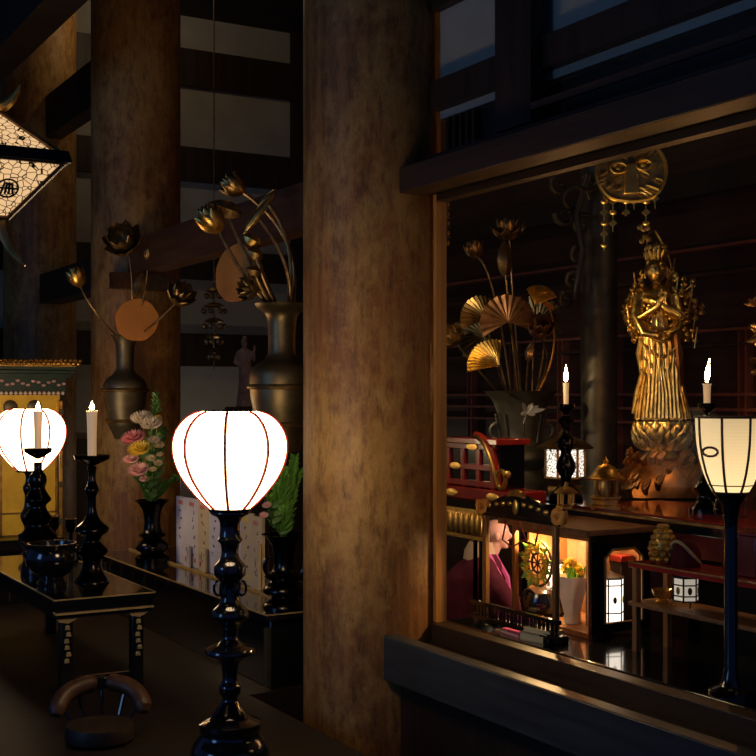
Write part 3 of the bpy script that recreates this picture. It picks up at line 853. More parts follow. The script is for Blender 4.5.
lotus_spray('gilt lotus flowers and round orange leaf in the left hanging vase', top2, [
    ('disc', (137, 320, 5.88), (.0, 0), None, {'r': .104, 'dir': (.12, -1, .12)}),
    ('bloom', (80, 286, 5.8), (0, 0), (95, 318, 5.8), {'r': 0.061, 'dir': (-.3, -.3, 1), 'mat': 'gold', 'open': .7}),
    ('bloom', (127, 246, 5.85), (0, 0), (138, 300, 5.85), {'r': 0.080, 'dir': (-.2, -.9, .5), 'open': 1.2, 'mat': 'gold_leafy'}),
    ('bud', (140, 285, 5.85), (0.01, 0), None, {'r': 0.029, 'L': 0.117, 'dir': (.3, -.2, 1), 'mat': 'gold_leafy'}),
    ('bloom', (178, 301, 5.75), (.01, 0), (150, 330, 5.8), {'r': 0.065, 'dir': (.4, -.6, .6), 'mat': 'gold_leafy', 'open': 1.1}),
    ('bloom', (148, 260, 5.85), (.01, 0), (146, 310, 5.85), {'r': 0.041, 'dir': (.2, -.3, 1), 'mat': 'gold_leafy', 'open': .5})])
lotus_spray('gilt lotus flowers, buds and orange leaf arching out beside the thick pillar', top1, [
    ('disc', (236, 273, 4.35), (-.01, .02), (262, 292, 4.35), {'r': .105, 'dir': (-.55, -.62, .08)}),
    ('bloom', (219, 231, 4.2), (0, 0), (248, 292, 4.2), {'r': 0.064, 'dir': (-.5, -.35, .75), 'mat': 'gold', 'open': .75, 'smat': 'gold_leafy'}),
    ('bloom', (243, 192, 4.3), (.03, .02), (308, 235, 4.35), {'r': 0.055, 'dir': (-.7, -.2, .5), 'mat': 'gold_dull', 'open': .8}),
    ('bud', (225, 209, 4.28), (-.005, .01), (258, 285, 4.3), {'r': 0.032, 'L': 0.117, 'dir': (-1, -.1, .35), 'mat': 'gold_leafy'}),
    ('roll', (257, 216, 4.2), (.015, 0), (300, 268, 4.2), {'r': .07, 'dir': (-.75, 0, -1), 'mat': 'gold'}),
    ('bud', (266, 201, 4.25), (.02, 0), (300, 240, 4.25), {'r': 0.016, 'L': 0.104, 'dir': (.8, 0, 1), 'mat': 'gold'}),
    ('bud', (252, 241, 4.18), (0, -.01), (268, 290, 4.18), {'r': 0.023, 'L': 0.065, 'dir': (-.8, -.3, .5), 'mat': 'gold'}),
    ('bud', (255, 254, 4.16), (.005, -.01), (268, 296, 4.16), {'r': 0.020, 'L': 0.058, 'dir': (-.8, -.3, .4), 'mat': 'gold_dull'}),
    ('bud', (254, 271, 4.16), (-.01, -.01), (262, 292, 4.16), {'r': 0.019, 'L': 0.058, 'dir': (-.9, -.3, .2), 'mat': 'gold_dull'}),
    ('bloom', (256, 290, 4.2), (-.02, 0), None, {'r': 0.043, 'dir': (-.8, -.5, .2), 'mat': 'gold_leafy', 'open': 1.1})], sw=.0068)

# hanging pierced lantern, upper left
hl = thing('hanging_lantern', 'lit square hanging lantern with pierced gilt panels, top left', 'lantern')
A0, B0 = .20, .107
C0 = gx(65, 2.5, 0); cen = C0 - V_ * A0 + U_ * A0
hl.location = (cen.x * S, cen.y * S, 0); hl.rotation_euler = (0, 0, YAW)
ztop, zbot = 1.977, 1.868
def frus(mb, a, z0, b, z1, M=None):
    return mb.lathe([(a * 1.41421, z0), (b * 1.41421, z1)], 4, M=Matrix.Rotation(PI / 4, 4, 'Z'))
o = frus(MB(), B0, zbot, A0 - .004, ztop - .006).build('lower_panels', M_['lace'], hl, smooth=False)
o = frus(MB(), A0 - .012, ztop + .018, .085, ztop + .118).build('roof_panels', M_['lace'], hl, smooth=False)
b = MB()
for k in range(4):
    q = [(1, 1), (-1, 1), (-1, -1), (1, -1)][k]; q2 = [(1, 1), (-1, 1), (-1, -1), (1, -1)][(k + 1) % 4]
    b.tube([(q[0] * A0, q[1] * A0, ztop), (q2[0] * A0, q2[1] * A0, ztop)], .007, 6)
    b.tube([(q[0] * A0, q[1] * A0, ztop), (q[0] * B0, q[1] * B0, zbot)], .006, 6)
    b.tube([(q[0] * B0, q[1] * B0, zbot), (q2[0] * B0, q2[1] * B0, zbot)], .006, 6)
    b.tube([(q[0] * A0, q[1] * A0, ztop + .012), (q[0] * .085, q[1] * .085, ztop + .12)], .006, 6)
b.build('frame', M_['frame'], hl)
b = MB(); frus(b, A0 + .012, ztop - .002, A0 + .006, ztop + .022); b.build('eave', M_['dark_wood'], hl, smooth=False)
for f in range(2):
    n_ = Vector((0, -1, 0)) if f == 0 else Vector((1, 0, 0))
    for off in (.095, -.05):
        q = .5; rr_ = B0 + (A0 - B0) * q; z_ = zbot + (ztop - zbot) * q
        p = Vector((off, -rr_ - .002, z_)) if f == 0 else Vector((rr_ + .002, off, z_))
        nn = Vector((0, -1, -.85)) if f == 0 else Vector((1, 0, -.85))
        M = aim(p, nn); b = MB()
        b.tube([M @ Vector((.021 * math.cos(a * PI / 10), .021 * math.sin(a * PI / 10), .002)) for a in range(20)], .0022, 6, close=True)
        for x in (-.012, -.004, .004, .012):
            b.tube([M @ Vector((x, -.013, .002)), M @ Vector((x * .6, .013, .002))], .0026, 6)
        b.tube([M @ Vector((-.02, 0, .002)), M @ Vector((.02, 0, .002))], .0022, 6)
        b.build('crest', M_['dark_wood'], hl)
for k in ((1, 1), (-1, 1), (-1, -1), (1, -1)):
    c = Vector((k[0] * .085, k[1] * .085, ztop + .12)); o_ = Vector((k[0], k[1], 0)).normalized()
    b = MB(); b.tube(bez(c, c + o_ * .04 + Vector((0, 0, .0)), c + o_ * .06 + Vector((0, 0, .045)), n=8), [.010, .012, .013, .012, .011, .009, .007, .005, .002], 8)
    b.build('gilt_finial', M_['gold'], hl)
    c = Vector((k[0] * B0 * .93, k[1] * B0 * .93, zbot))
    b = MB(); b.tube(bez(c, c + Vector((0, 0, -.05)), c + o_ * .05 + Vector((0, 0, -.10)), n=8), [.010, .014, .015, .015, .013, .012, .009, .006, .002], 8)
    b.build('gilt_pendant', M_['gold_dull'], hl)
MB().lathe([(.1, ztop + .12), (.09, ztop + .15), (.03, ztop + .18), (.01, ztop + .22), (.006, H - .01)], 20).build('suspension_rod', M_['bronze_black'], hl)
MB().lathe([(.075, zbot - .02), (.085, zbot - .015), (.085, zbot), (.07, zbot + .004)], 20).build('bottom_plate', M_['frame'], hl)

# far background: pendant ornament, grey statue on pedestal
yo = thing('hanging_ornament', 'dark gilt tiered ornament hanging before the grey rear wall', 'ornament', px(214, 370, 7.6))
b = MB().lathe([(.003, 0), (.003, .10)], 6); zz = .1
for i, r in enumerate((.03, .05, .065, .07, .05)):
    b.lathe([(r * .6, zz), (r, zz + .01), (r * .5, zz + .03), (.006, zz + .035), (.006, zz + .12)], 14)
    for q in range(7):
        a = 2 * PI * q / 7
        b.ball((r * math.cos(a), r * math.sin(a), zz - .02), .014, (1, .6, 1.4), 8)
    zz += .095
b.lathe([(.004, zz), (.004, 2.45)], 6)
b.build('tiered_pendant', M_['gold_leafy'], yo)
ped = thing('statue_pedestal', 'dark stepped pedestal under the grey statue in the background', 'pedestal', gx(243, 7.4, .0))
b = MB()
for i, (w_, z0, z1) in enumerate(((.34, 0, .9), (.3, .9, 1.0), (.24, 1.0, 1.2), (.2, 1.2, 1.3), (.24, 1.3, 1.39), (.2, 1.39, 1.435))):
    b.box((0, 0, (z0 + z1) / 2), (w_, w_ * .8, z1 - z0))
b.build('pedestal_body', M_['dark_wood'], ped, bev=.006)
def figure(mb, h, arms=True):
    k = h
    mb.rings([((0, 0, 0), .13 * k, .10 * k), ((0, 0, .1 * k), .12 * k, .09 * k), ((.01 * k, 0, .3 * k), .105 * k, .085 * k), ((.015 * k, 0, .48 * k), .10 * k, .08 * k), ((0, 0, .6 * k), .095 * k, .07 * k), ((-.01 * k, 0, .72 * k), .11 * k, .075 * k), ((-.01 * k, 0, .79 * k), .10 * k, .065 * k), ((-.01 * k, 0, .82 * k), .035 * k, .035 * k), ((-.01 * k, 0, .85 * k), .032 * k, .032 * k)], 20, fx=lambda a, i: 1 + (.07 * math.sin(7 * a + i * .7) if i < 5 else 0))
    mb.ball((-.01 * k, -.005 * k, .9 * k), .058 * k, (.85, .95, 1.15), 16)
    mb.ball((-.01 * k, .01 * k, .97 * k), .035 * k, (1, 1, 1.1), 12)
    if arms:
        mb.tube([(-.1 * k, 0, .77 * k), (-.15 * k, -.02 * k, .62 * k), (-.06 * k, -.1 * k, .58 * k)], [.035 * k, .028 * k, .022 * k], 10)
        mb.tube([(.09 * k, 0, .77 * k), (.15 * k, -.02 * k, .64 * k), (.17 * k, -.05 * k, .82 * k)], [.035 * k, .028 * k, .022 * k], 10)
        mb.ball((.172 * k, -.05 * k, .85 * k), .024 * k, n=10); mb.ball((-.045 * k, -.11 * k, .58 * k), .024 * k, n=10)
gs = thing('standing_statue', 'small grey standing statue with raised hand, far behind the vase', 'statue', gx(245, 7.4, 1.435), rad(-20))
b = MB(); figure(b, .43); b.build('statue_body', M_['statue_grey'], gs, remesh=.008)

# ================================================================ RIGHT SIDE (behind the glass)
ZA = 1.12
# main altar (L shaped top)
al = thing('altar', 'long dark altar behind the glass carrying the golden statue', 'altar', T(0, 0, 0), YAW)
b = MB()
b.box((1.135, -.3, ZA - .02), (.77, 3.3, .04))
al_top = b.build('altar_top', M_['lacquer'], al, bev=.003)
MB().box((.70, -1.07, ZA - .02), (.098, 1.75, .04)).build('front_step', M_['lacquer'], al, bev=.003)
MB().box((.87, -1.08, ZA + .0025), (.40, 1.72, .005)).build('red_cloth', M_['red'], al)
MB().box((.648, -1.07, ZA - .006), (.006, 1.75, .008)).build('gold_edge', M_['gold_dull'], al)
MB().box((.668, -1.07, ZA - .075), (.015, 1.72, .07)).build('apron', M_['dark_red'], al)
for s_ in (.78, 1.47):
    for t_ in (1.0, .0, -1.9):
        MB().box((s_, t_, (ZA - .04) / 2), (.05, .05, ZA - .04)).build('leg', M_['lacquer'], al)
MB().box((1.0, -1.2, .55), (.03, 1.4, 1.06)).build('back_panel', M_['dark_wood'], al)

# table just behind the glass
tb = thing('display_table', 'black table just behind the glass under the lit cabinet', 'table', T(.42, 0, 0), YAW)
MB().box((0, -1.13, .745), (.44, 2.0, .03)).build('table_top', M_['lacquer'], tb, bev=.004)
MB().box((.0, -1.13, .675), (.38, 1.94, .11)).build('apron', M_['lacquer'], tb)
for s_ in (-.17, .17):
    for t_ in (-.2, -1.13, -2.05):
        MB().box((s_, t_, .31), (.05, .05, .62)).build('leg', M_['lacquer'], tb)

# offering table with gold apron + red lacquer box
of = thing('offering_stand', 'small stand with carved gold apron under the red box', 'stand', T(0, 0, 0), YAW)
MB().box((.59, .14, ZA - .015), (.19, .50, .03)).build('stand_top', M_['lacquer'], of, bev=.003)
b = MB()
for i in range(9):
    b.ball((.492, .37 - i * .035, ZA - .085), .03, (.3, .75, 1.5), 10)
b.box((.51, .235, ZA - .085), (.03, .33, .11))
b.build('gold_apron', M_['gold'], of, bev=.003)
for s_, t_ in ((.51, .37), (.67, .37), (.51, .10), (.67, .055)):
    MB().box((s_, t_, (ZA - .03) / 2), (.012, .012, ZA - .03)).build('leg', M_['lacquer'], of)
rb = thing('red_lacquer_chest', 'red lacquered chest with gilt fittings and curled gilt handle, left behind the glass', 'chest', T(.585, .15, ZA), YAW)
MB().box((0, -.0, .0225), (.15, .47, .045)).build('chest_base', M_['red'], rb, bev=.005)
MB().box((.01, .05, .125), (.115, .34, .16)).build('chest_body', M_['lacquer'], rb, bev=.004)
b = MB()
for t_ in (.20, .10, 0.0, -.09): b.box((-.05, t_, .125), (.014, .028, .16))
for z_ in (.06, .12, .195): b.box((-.05, .055, z_), (.016, .33, .022))
b.box((.01, .05, .215), (.15, .36, .022))
b.build('red_frame', M_['red'], rb, bev=.003)
b = MB().tube(bez(Vector((-.05, .02, .235)), Vector((-.06, -.09, .23)), Vector((-.06, -.14, .06)), n=10), [.016] * 8 + [.014, .012, .01], 8)
b.build('curved_roof_edge', M_['red'], rb)
b = MB().tube(bez(Vector((-.066, .01, .237)), Vector((-.078, -.09, .235)), Vector((-.075, -.15, .06)), n=10), .006, 8)
cc = Vector((-.07, -.165, .085))
b.tube([cc + Vector((0, .026 * math.cos(a), .032 * math.sin(a))) for a in [k * PI / 8 for k in range(16)]], .008, 8, close=True)
b.ball(cc + Vector((0, -.035, .02)), .015, n=10)
b.build('gilt_handle', M_['gold'], rb)
b = MB()
for t_, z_ in ((.14, .12), (.14, .022), (-.12, .022), (.03, .195)):
    b.lathe([(.001, 0), (.03, 0), (.028, .004), (.001, .005)], 12, M=tr((-.058 if z_ > .05 else -.0755, t_, z_)) @ Matrix.Rotation(-PI / 2, 4, 'Y') @ Matrix.Diagonal((.45, 1.25, 1, 1)))
b.build('gilt_fitting', M_['gold'], rb)

# great bronze vase with lotus
dV = 5.5
cv = gx(521, dV, ZA)
vc = thing('great_bronze_vase', 'large dark bronze vase holding gilt lotus leaves behind the glass', 'vase', cv)
k = dV / F
ybv = 396 + .38 * F / dV
P = smooth_prof(prof_px([(391, 37), (394, 34), (402, 28), (416, 23), (430, 20.5), (440, 20), (446, 23), (451, 28), (458, 29.5), (464, 26), (469, 21), (473, 22), (ybv, 27)], dV, ybv), 3)
MB().lathe(P + [(P[-1][0] * .92, P[-1][1]), (P[-1][0] * .6, P[-1][1] - .05), (.002, P[-1][1] - .08)], 40, cap=False).build('vase_body', M_['bronze_dk'], vc)
b = MB()
for i in range(8):
    a = 2 * PI * i / 8
    b.tube([(.088 * math.cos(a), .088 * math.sin(a), .16), (.098 * math.cos(a), .098 * math.sin(a), .22), (.115 * math.cos(a), .115 * math.sin(a), .30)], .005, 6)
b.build('raised_flanges', M_['bronze_dk'], vc)
for q in (-1, 1):
    MB().tube([(q * (.105 + .035 * math.sin(u)), -.02, .225 + .035 * math.cos(u)) for u in [.15 + w_ * .28 for w_ in range(11)]], .009, 8).build('handle', M_['bronze_dk'], vc)
topv = cv + Vector((0, 0, P[-1][1]))
D = 5.3
lotus_spray('gilt lotus blossoms and ruffled leaves standing in the great bronze vase', topv, [
    ('bloom', (477, 257, D), (-.04, 0), (495, 265, D), {'r': .052, 'dir': (-.35, -.3, 1), 'open': .8, 'mat': 'gold_dull'}),
    ('bloom', (509, 238, D), (.0, 0), (513, 300, D), {'r': .062, 'dir': (-.1, -.35, 1), 'open': 1.25, 'mat': 'gold_dull'}),
    ('bud', (504, 258, D), (-.01, 0), (509, 310, D), {'r': .034, 'L': .15, 'dir': (0, -.1, 1), 'mat': 'gold_leafy'}),
    ('fan', (487, 320, D - .05), (-.05, 0), (490, 350, D), {'r': .115, 'axis': (-.25, 0, 1), 'dir': (.5, -1, .3), 'a0': -70, 'a1': 95, 'mat': 'gold_dull', 'dep': .3}),
    ('fan', (508, 322, D - .15), (-.0, 0), None, {'r': .12, 'axis': (-.1, 0, 1), 'dir': (0, -1, .2), 'a0': -115, 'a1': 115, 'mat': 'leaf_brown', 'smat': 'gold_leafy'}),
    ('fan', (536, 305, D), (.05, 0), None, {'r': .095, 'axis': (.45, 0, 1), 'dir': (-.3, -1, .2), 'a0': -45, 'a1': 55, 'mat': 'gold', 'dep': .2}),
    ('fan', (499, 366, D - .2), (-.03, -.05), (498, 385, D - .1), {'r': .13, 'axis': (-.8, 0, .65), 'dir': (.3, -1, .15), 'a0': -62, 'a1': 48, 'mat': 'gold', 'dep': .35}),
    ('bloom', (456, 342, D), (-.07, 0), (470, 362, D), {'r': .055, 'dir': (-.5, -.5, .6), 'open': 1.1, 'mat': 'gold_dull'}),
    ('bloom', (538, 334, D - .1), (.04, 0), (560, 360, D), {'r': .062, 'dir': (.1, -.8, .6), 'open': .9, 'mat': 'leaf_brown'}),
    ('fan', (538, 322, D + .1), (.06, 0), (552, 330, D), {'r': .12, 'axis': (.5, 0, .6), 'dir': (.2, -1, .1), 'a0': -100, 'a1': 100, 'mat': 'bronze_dk'}),
    ('fan', (484, 335, D + .1), (-.06, 0), None, {'r': .13, 'axis': (-.7, 0, -.2), 'dir': (0, -1, .2), 'a0': -100, 'a1': 100, 'mat': 'bronze_dk'}),
    ('bud', (548, 305, D), (.055, .0), (566, 350, D), {'r': .012, 'L': .06, 'dir': (-.8, 0, .5), 'mat': 'disc', 'smat': 'disc'}),
    ('bud', (530, 352, D - .1), (.02, -.02), None, {'r': .02, 'L': .08, 'dir': (.2, 0, 1), 'mat': 'gold_leafy'}),
    ], sw=.0045)
# pale fresh leaves lying at the vase
ws = thing('white_leaf_sprig', 'pale green-white leaf sprig in front of the great bronze vase', 'leaves', px(527, 412, D + .07))
b = MB()
for a, L in ((30, .06), (60, .05), (10, .085), (120, .05), (200, .035), (340, .04)):
    b.petal(aim((0, 0, 0), (math.cos(rad(a)), -.2, math.sin(rad(a)))), L, .022, .4, .2, 4)
b.tube([(0, 0, 0), (-.015, .01, -.05)], .003, 6)
b.build('sprig_leaves', M_['glass_obj'], ws)

# candle C and its stand
LC = [(404, 9), (409, 6), (414, 4), (420, 8), (425, 5), (433, 3.6), (440, 8), (446, 9), (452, 5), (460, 8), (468, 10), (476, 6), (484, 5), (490, 12), (497, 17)]
tC, zc = cstand('dark candlestick with knops on the altar in front of the slim column', 566, 4.45, ZA, LC)
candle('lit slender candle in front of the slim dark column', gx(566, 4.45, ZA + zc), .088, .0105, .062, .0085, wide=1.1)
LD = [(403, 9), (408, 5), (414, 4), (430, 4), (440, 8), (450, 5), (470, 5), (482, 9), (488, 14), (494, 9), (500, 10), (508, 18)]
tD, zc = cstand('dark candlestick on the red altar cloth behind the cream lantern', 707, 3.95, ZA + .0055, LD)
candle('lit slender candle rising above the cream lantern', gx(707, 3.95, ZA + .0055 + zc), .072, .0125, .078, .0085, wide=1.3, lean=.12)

# pierced white lantern behind candle C
pl = thing('pierced_lantern', 'white lit pierced lantern with gilt roof behind the dark candlestick', 'lantern', gx(565, 5.0, ZA))
b = MB().lathe([(.078, .05), (.078, .165)], 6); b.build('pierced_panels', M_['lace_white'], pl, smooth=False)
b = MB()
for i in range(6):
    a = 2 * PI * i / 6
    b.box((.079 * math.cos(a), .079 * math.sin(a), .11), (.01, .01, .13))
b.lathe([(.03, 0), (.07, .0), (.07, .012), (.045, .02), (.085, .045), (.085, .053)], 6)
b.build('gilt_frame', M_['gold_dull'], pl)
MB().lathe([(.115, .165), (.118, .172), (.07, .20), (.035, .215), (.02, .235), (.012, .25), (.002, .262)], 6).build('roof', M_['gold_leafy'], pl)

# gilt pagoda reliquary
gp = thing('gilt_reliquary', 'small shining gold pavilion reliquary left of the statue base', 'reliquary', gx(606, 4.14, ZA), rad(12))
MB().lathe([(.055, 0), (.055, .012), (.046, .016), (.046, .03), (.056, .036), (.056, .042)], 6).build('plinth', M_['gold'], gp)
b = MB()
for i in range(6):
    a = 2 * PI * i / 6 + .2
    b.lathe([(.006, .042), (.006, .10)], 8, c=(.04 * math.cos(a), .04 * math.sin(a), 0))
b.build('column', M_['gold'], gp)
MB().lathe([(.024, .042), (.028, .06), (.028, .085), (.024, .10)], 16).build('inner_drum', M_['gold_dull'], gp)
MB().lathe([(.062, .098), (.064, .103), (.05, .112), (.038, .13), (.028, .142), (.014, .147), (.007, .152), (.010, .16), (.004, .168), (.0005, .178)], 12).build('domed_roof', M_['gold'], gp)
sg = thing('small_gilt_lantern', 'tiny gilt openwork lantern above the gong frame finial', 'lantern', gx(566, 4.15, ZA))
b = MB().lathe([(.034, 0), (.034, .008), (.026, .012)], 6)
for i in range(6):
    a = 2 * PI * i / 6; b.lathe([(.0035, .01), (.0035, .05)], 6, c=(.026 * math.cos(a), .026 * math.sin(a), 0))
b.build('openwork_body', M_['gold'], sg)
MB().lathe([(.04, .05), (.042, .054), (.022, .07), (.006, .076), (.003, .09)], 6).build('roof', M_['gold_dull'], sg)

# ---------------- golden statue
dS = 4.62; kS = dS / F
cS = gx(662, dS, ZA + .0055); ybs = 396 + (1.5 - ZA) * F / dS
def zS(y): return (ybs - y) * kS
def XS(x): return (x - 662) * kS
rk = thing('gilt_rock_base', 'rugged gilded rock base under the lotus pedestal', 'statue base', cS)
b = MB()
rr = random.Random(3)
b.rings([((XS(659), 0, 0), 46 * kS, 36 * kS), ((XS(658), 0, zS(486)), 47 * kS, 36 * kS), ((XS(660), 0, zS(472)), 38 * kS, 30 * kS), ((XS(661), 0, zS(463)), 28 * kS, 24 * kS), ((XS(661), 0, zS(459)), 20 * kS, 20 * kS)], 36, fx=lambda a, i: 1 + .08 * math.sin(5 * a + i) + .05 * math.sin(11 * a + 2 * i))
for i in range(46):
    a = rr.uniform(0, 2 * PI); f = rr.uniform(0, 1); r_ = (45 - 20 * f) * kS
    p = Vector((XS(660) + r_ * math.cos(a), r_ * .78 * math.sin(a), f * zS(462)))
    b.tube([p, p + Vector((math.cos(a) * .02, math.sin(a) * .02, .03)), p + Vector((math.cos(a + .8) * .03, math.sin(a + .8) * .03, .05))], [.012, .014, .004], 6)
b.build('rock', M_['rock'], rk)
st_ = thing('golden_bodhisattva_statue', 'tall gilded many-armed standing statue on a lotus pedestal', 'statue', cS + Vector((0, 0, zS(460))))
Z0 = zS(460)
def z_(y): return zS(y) - Z0
b = MB().lathe([(.02, -.001), (19 * kS, 0), (14 * kS, z_(456)), (12 * kS, z_(451)), (17 * kS, z_(446)), (23 * kS, z_(437)), (26 * kS, z_(428)), (25 * kS, z_(423)), (.01, z_(421))], 30)
for l in range(4):
    for i in range(14):
        a = 2 * PI * (i + .5 * (l % 2)) / 14
        rb0 = (13, 17, 21, 23)[l]
        M = tr((rb0 * kS * math.cos(a), rb0 * kS * math.sin(a), z_((449, 444, 439, 433)[l]))) @ Matrix.Rotation(a, 4, 'Z') @ Matrix.Rotation((1.45, 1.25, 1.0, .75)[l], 4, 'Y')
        b.petal(M, (20, 18, 15, 12)[l] * kS, 11 * kS, -.7, .8, 5, .07)
b.build('lotus_pedestal', M_['statue_gold'], st_)
# robed body
def cx(y): return XS({421: 661, 400: 661, 380: 660, 360: 659, 345: 658, 330: 657, 315: 657, 305: 656, 297: 656, 290: 656, 286: 656, 282: 656}[y])
body = [(421, 28, 19), (400, 24, 17), (380, 22, 16), (360, 20, 15), (345, 18.5, 14), (330, 17, 13), (315, 15, 11.5), (305, 17, 12), (297, 18.5, 12), (290, 15, 10), (286, 6, 6), (282, 5.5, 5.5)]
b = MB()
b.rings([((cx(y), 0, z_(y)), rx * kS * .84, ry * kS) for y, rx, ry in body], 96, fx=lambda a, i: 1 + ((.055 * math.sin(15 * a + i * .55) + .03 * math.sin(29 * a - i * .8)) if i < 6 else .015 * math.sin(8 * a)))
# drapery swags on the front
for j, (y0, w, dp) in enumerate(((322, 15, 10), (332, 17, 12), (344, 17, 15), (357, 17, 16), (371, 18, 17), (386, 17, 17))):
    pts = [Vector((cx(345) + q * w * kS, -(15.5 - 9 * q * q) * kS - .004, z_(y0 + dp * (1 - q * q)))) for q in [-1 + .2 * n for n in range(11)]]
    b.tube(pts, [.002] + [.0062] * 9 + [.002], 7)
for i in range(13):
    a = rad(-165 + i * 12.5); r0 = 19 * kS; r1 = 26 * kS
    b.tube([(cx(380) + r0 * math.cos(a), r0 * .78 * math.sin(a), z_(375)), (cx(400) + r1 * .93 * math.cos(a), r1 * .72 * math.sin(a), z_(400)), (cx(421) + r1 * 1.06 * math.cos(a + .05), r1 * .8 * math.sin(a), z_(420))], [.003, .0065, .008], 7)
for j in range(9):
    x0 = 646 + j * 3.1
    b.tube([(XS(x0 + 2 * math.sin(j * 2.1)), -.066 - .006 * (j % 2), z_(348 + 6 * (j % 3))), (XS(x0 - 1 + 2 * math.sin(j)), -.074, z_(372)), (XS(x0 + (x0 - 660) * .12), -.082, z_(396)), (XS(x0 + (x0 - 660) * .3), -.086, z_(419))], [.002, .0055, .006, .007], 6)
for j in range(26):
    a = rad(-170 + 6.2 * j); rr2 = random.Random(j); y0 = rr2.uniform(300, 330)
    b.ball((XS(657) + 17 * kS * math.cos(a), 12.5 * kS * math.sin(a), z_(y0)), .007, (1, .8, 1.2), 6)
# trailing scarves both sides
for q in (-1, 1):
    pts = [Vector((XS(659) + q * w * kS, -.01 + .01 * math.sin(i), z_(y))) for i, (w, y) in enumerate(((16, 298), (21, 315), (17, 335), (21, 355), (18, 375), (23, 395), (27, 415)))]
    b.tube(pts, [.007, .01, .009, .011, .009, .012, .006], 8)
b.build('robed_body', M_['statue_gold'], st_)
# head, crown
HS = 1.22
b = MB(); hc = Vector((XS(655), -.022, z_(272))) / HS
n0 = 0
b.rings([(hc + Vector((0, .004, -.036)), .013, .013), (hc + Vector((0, -.001, -.028)), .022, .024), (hc + Vector((0, 0, -.012)), .030, .033), (hc + Vector((0, .002, .008)), .033, .036), (hc + Vector((0, .004, .026)), .030, .033), (hc + Vector((0, .004, .04)), .015, .016)], 24)
b.tube([hc + Vector((0, -.034, .008)), hc + Vector((0, -.042, -.006)), hc + Vector((0, -.037, -.009))], [.003, .005, .004], 8)
for q in (-1, 1):
    b.tube([hc + Vector((q * .005, -.0345, .010)), hc + Vector((q * .014, -.033, .014)), hc + Vector((q * .023, -.026, .010))], .0022, 6)
    b.ball(hc + Vector((q * .013, -.030, .002)), .006, (1.3, .7, .5), 8)
    b.ball(hc + Vector((q * .034, .004, -.008)), .011, (.4, .7, 1.9), 10)
b.ball(hc + Vector((0, -.033, -.019)), .007, (1.3, .6, .5), 8)
for v in b.bm.verts: v.co *= HS
b.build('head', M_['statue_gold'], st_)
b = MB()
for i in range(11):
    a = rad(-200 + i * 22)
    M = tr(hc + Vector((.03 * math.cos(a), .032 * math.sin(a) + .003, .029))) @ Matrix.Rotation(a, 4, 'Z') @ Matrix.Rotation(.25, 4, 'Y')
    b.petal(M, .026 + .012 * abs(math.sin(a)), .013, .25, .4, 4, .08)
b.lathe([(.028, .03), (.016, .045), (.012, .06), (.014, .07), (.006, .082), (.002, .09)], 12, c=hc)
for i in range(12):
    a = 2 * PI * i / 12
    b.ball(hc + Vector((.026 * math.cos(a), .026 * math.sin(a), .05 + .02 * (i % 2))), .009, n=8)
for v in b.bm.verts: v.co *= HS
b.build('crown', M_['statue_gold'], st_)
# front arms
def hand(b, p, d, s=.02):
    d = Vector(d).normalized(); side = d.cross(Vector((0, -1, .1))).normalized()
    b.ball(p, s * .62, (1, .6, 1), 8)
    for k, L in enumerate((.8, 1.0, .95, .75)):
        o_ = side * (k - 1.5) * s * .3
        b.tube([p + o_, p + o_ + d * s * L * .6, p + o_ * 1.1 + d * s * L + Vector((0, -.003, 0))], [s * .15, s * .14, s * .09], 6)
    b.tube([p - side * s * .5, p - side * s * .8 + d * s * .35, p - side * s * .7 + d * s * .7], [s * .16, s * .15, s * .1], 6)
sh_l = Vector((XS(640), -.0, z_(297))); sh_r = Vector((XS(672), 0, z_(297)))
for nm, pts, hd in (
    ('arm', [sh_l, Vector((XS(637), -.03, z_(322))), Vector((XS(652), -.09, z_(310))), Vector((XS(657), -.1, z_(300)))], (0, -.2, 1)),
    ('arm', [sh_r, Vector((XS(675), -.03, z_(322))), Vector((XS(662), -.09, z_(312))), Vector((XS(658), -.1, z_(300)))], (0, -.2, 1)),
    ('arm', [sh_l + Vector((-.005, 0, 0)), Vector((XS(634), -.02, z_(318))), Vector((XS(640), -.075, z_(336))), Vector((XS(652), -.09, z_(338)))], (1, -.2, -.1)),
    ('arm', [sh_r + Vector((.005, 0, 0)), Vector((XS(679), -.02, z_(318))), Vector((XS(672), -.075, z_(332))), Vector((XS(663), -.09, z_(336)))], (-1, -.2, -.1)),
    ('arm', [Vector((XS(645), -.01, z_(300))), Vector((XS(655), -.085, z_(306))), Vector((XS(668), -.1, z_(316))), Vector((XS(673), -.1, z_(319)))], (1, -.1, -.4))):
    b = MB(); b.tube(pts, [.021, .018, .0145, .012], 10); hand(b, pts[-1], hd, .021); b.build(nm, M_['statue_gold'], st_)
# fan of many arms behind, each with a hand and an attribute
i = 0
for (L0, rr_) in ((.11, 0), (.145, 1), (.175, 2)):
    for q in (-1, 1):
        for k in range(7):
            if rr_ == 2 and (q < 0 or k % 2): continue
            a = rad(-52 + k * 19 + rr_ * 8)
            p0 = Vector((XS(656) + q * .035, .035, z_(303)))
            e = p0 + Vector((q * math.cos(a) * L0 * .55, .02, math.sin(a) * L0 * .5 - .03))
            p1 = Vector((XS(656) + q * (.03 + math.cos(a) * L0 * (.5 if q < 0 else .8)), .0, z_(316) + math.sin(a) * L0 * .95))
            b = MB(); b.tube([p0, e, p1], [.010, .009, .007], 8); hand(b, p1, (q * math.cos(a), -.3, math.sin(a) + .4), .015)
            if i % 3 == 0: b.ball(p1 + Vector((0, -.01, .02)), .012, n=8)
            elif i % 3 == 1: b.tube([p1 + Vector((0, -.008, -.03)), p1 + Vector((q * .01, -.008, .05))], .003, 6)
            else: b.lathe([(.002, 0), (.012, .012), (.002, .03)], 8, c=p1 + Vector((0, -.01, .01)))
            b.build('small_arm', M_['statue_gold'], st_); i += 1
